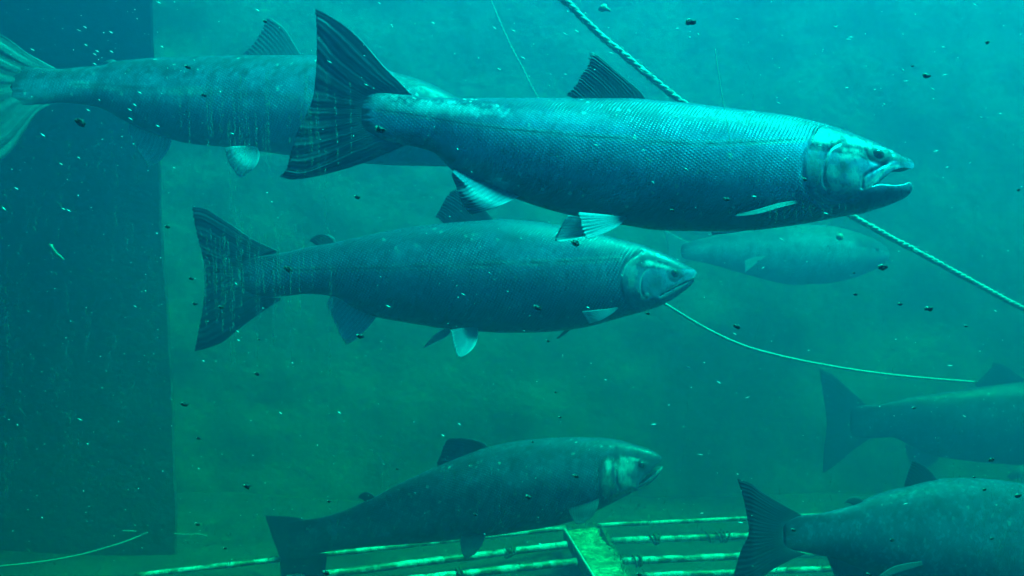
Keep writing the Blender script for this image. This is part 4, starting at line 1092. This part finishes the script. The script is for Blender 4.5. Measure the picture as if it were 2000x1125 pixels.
# drifting specks: far too many to count
def specks(name, items, mat, label, cat):
    V, Fc = [], []
    for (x, y, d, L, wd, ang) in items:
        c = P(x, y, d); l = L/F*d/2; h = wd/F*d/2; ca, sa = math.cos(ang), math.sin(ang)
        e = Vector((ca, 0, -sa)); n_ = Vector((sa, 0, ca)); k = len(V)
        V += [c - e*l, c + n_*h, c + e*l, c - n_*h, c + Vector((0, -h, 0)), c + Vector((0, h, 0))]
        for a, b in ((0, 1), (1, 2), (2, 3), (3, 0)): Fc += [(k+a, k+b, k+4), (k+b, k+a, k+5)]
    o = mesh_obj(name, V, Fc, mat, smooth=False); tag(o, label, cat, kind='stuff'); return o
M['speck'] = plain('pale_speck', (0.85, 0.90, 0.86), 0.6, 0, 100, 0.1)
its = []
rs = random.Random(21)
for k in range(300):
    x, y = rs.uniform(0, 2000), rs.betavariate(1.0, 1.6)*1125
    if x > 1500 and rs.random() < 0.35: y = rs.uniform(0, 350)
    L = rs.choice([2, 2, 2.5, 3, 4, 5, 8, 12]); d = rs.uniform(0.80, 1.25)
    ang = rs.gauss(0.5, 0.12) if x < 1150 else rs.gauss(0.12, 0.35)
    its.append((x, y, d, L, rs.uniform(1.3, 2.6), ang))
for (x, y) in ((190, 100), (185, 106), (217, 63), (218, 101), (185, 125), (273, 181), (263, 205), (308, 246), (124, 408), (134, 411), (166, 53), (172, 215), (253, 214), (255, 232), (32, 368), (503, 20), (975, 135), (1340, 330), (1003, 60), (905, 575), (1435, 652), (1404, 747)):
    its.append((x, y, 0.82, 10, 2.4, 0.52))
specks('drifting_specks', its, M['speck'], 'white specks drifting in the water', 'specks')
its = []
for k in range(900):
    x, y = rs.uniform(0, 2000), rs.uniform(0, 1125); its.append((x, y, rs.uniform(0.9, 2.4), rs.uniform(2, 4), 2.0, rs.uniform(-.5, .8)))
M['haze_speck'] = plain('silt_speck', (0.32, 0.42, 0.38), 0.8, 0, 100, 0.2)
specks('suspended_silt', its, M['haze_speck'], 'fine silt hanging in the water', 'silt')

# grime left on the inner face of the viewing window: rows of tiny algae dots running down
def grime():
    m = NT('window_algae'); m.b.inputs['Base Color'].default_value = (0.22, 0.50, 0.46, 1); m.b.inputs['Roughness'].default_value = 0.9
    tr = m.new('ShaderNodeBsdfTransparent'); mx = m.new('ShaderNodeMixShader'); mx.inputs[0].default_value = 0.16
    m.l.new(tr.outputs[0], mx.inputs[1]); m.l.new(m.b.outputs[0], mx.inputs[2]); m.l.new(mx.outputs[0], m.out.inputs[0])
    return m.m
M['grime'] = grime()
its = []
def streak(x, y0, y1, dens, wid, lean):
    n_ = int((y1-y0)*dens)
    for k in range(n_):
        t = rs.random(); y = y0+(y1-y0)*t
        its.append((x + lean*(y-y0) + rs.gauss(0, wid), y, 0.79, rs.uniform(2.5, 9), rs.uniform(1.2, 2.2), math.pi/2 + rs.gauss(0, 0.12)))
for k in range(85):
    x = rs.gauss(520, 75); 
    if not 340 < x < 690: continue
    y0 = rs.gauss(190, 40) if rs.random() < .65 else rs.uniform(400, 560)
    streak(x, y0, y0+rs.uniform(50, 190), rs.uniform(0.15, 0.5), 0.9, rs.uniform(0.0, 0.05))
for k in range(26): x = rs.uniform(395, 560); y0 = rs.uniform(400, 560); streak(x, y0, y0+rs.uniform(40, 130), rs.uniform(.2, .6), 1.0, rs.uniform(.02, .09))
for k in range(150): x = rs.uniform(0, 340); y0 = rs.uniform(250, 950); streak(x, y0, y0+rs.uniform(20, 90), rs.uniform(.08, .25), 3.0, 0)
for k in range(50): x = rs.uniform(640, 1300); y0 = rs.uniform(860, 1000); streak(x, y0, y0+rs.uniform(20, 90), rs.uniform(.08, .3), 2.0, 0)
for k in range(60): x = rs.uniform(1300, 2000); y0 = rs.uniform(0, 1000); streak(x, y0, y0+rs.uniform(20, 120), rs.uniform(.05, .2), 2.5, 0)
for k in range(40): x = rs.uniform(1900, 2000); y0 = rs.uniform(930, 1080); streak(x, y0, y0+rs.uniform(20, 90), rs.uniform(.1, .4), 3.0, 0)
for k in range(22): x = rs.uniform(1500, 1700); y0 = rs.uniform(385, 410); streak(x, y0, y0+rs.uniform(10, 40), rs.uniform(.2, .5), 1.0, 0)
specks('window_grime', its, M['grime'], 'vertical dotted algae streaks clinging inside the viewing window', 'grime')

# ------------------------------------------------------------------ the water's haze
hz = []; hf = []
box(hz, hf, (-4.45, -1.2, -0.9 - 0.3), (4.45, 4.6, CAMZ + WATER['top']))
vm = bpy.data.materials.new('water_haze'); vm.use_nodes = True
vm.node_tree.nodes.remove(vm.node_tree.nodes['Principled BSDF'])
pv = vm.node_tree.nodes.new('ShaderNodeVolumePrincipled')
pv.inputs['Color'].default_value = c4(WATER['scatter']); pv.inputs['Absorption Color'].default_value = c4(WATER['absorb'])
pv.inputs['Density'].default_value = WATER['density']; pv.inputs['Anisotropy'].default_value = 0.5
vm.node_tree.links.new(pv.outputs[0], vm.node_tree.nodes['Material Output'].inputs['Volume'])
ho = mesh_obj('haze', hz, hf, vm, smooth=False); tag(ho, 'teal murk of the water', 'haze', kind='stuff')
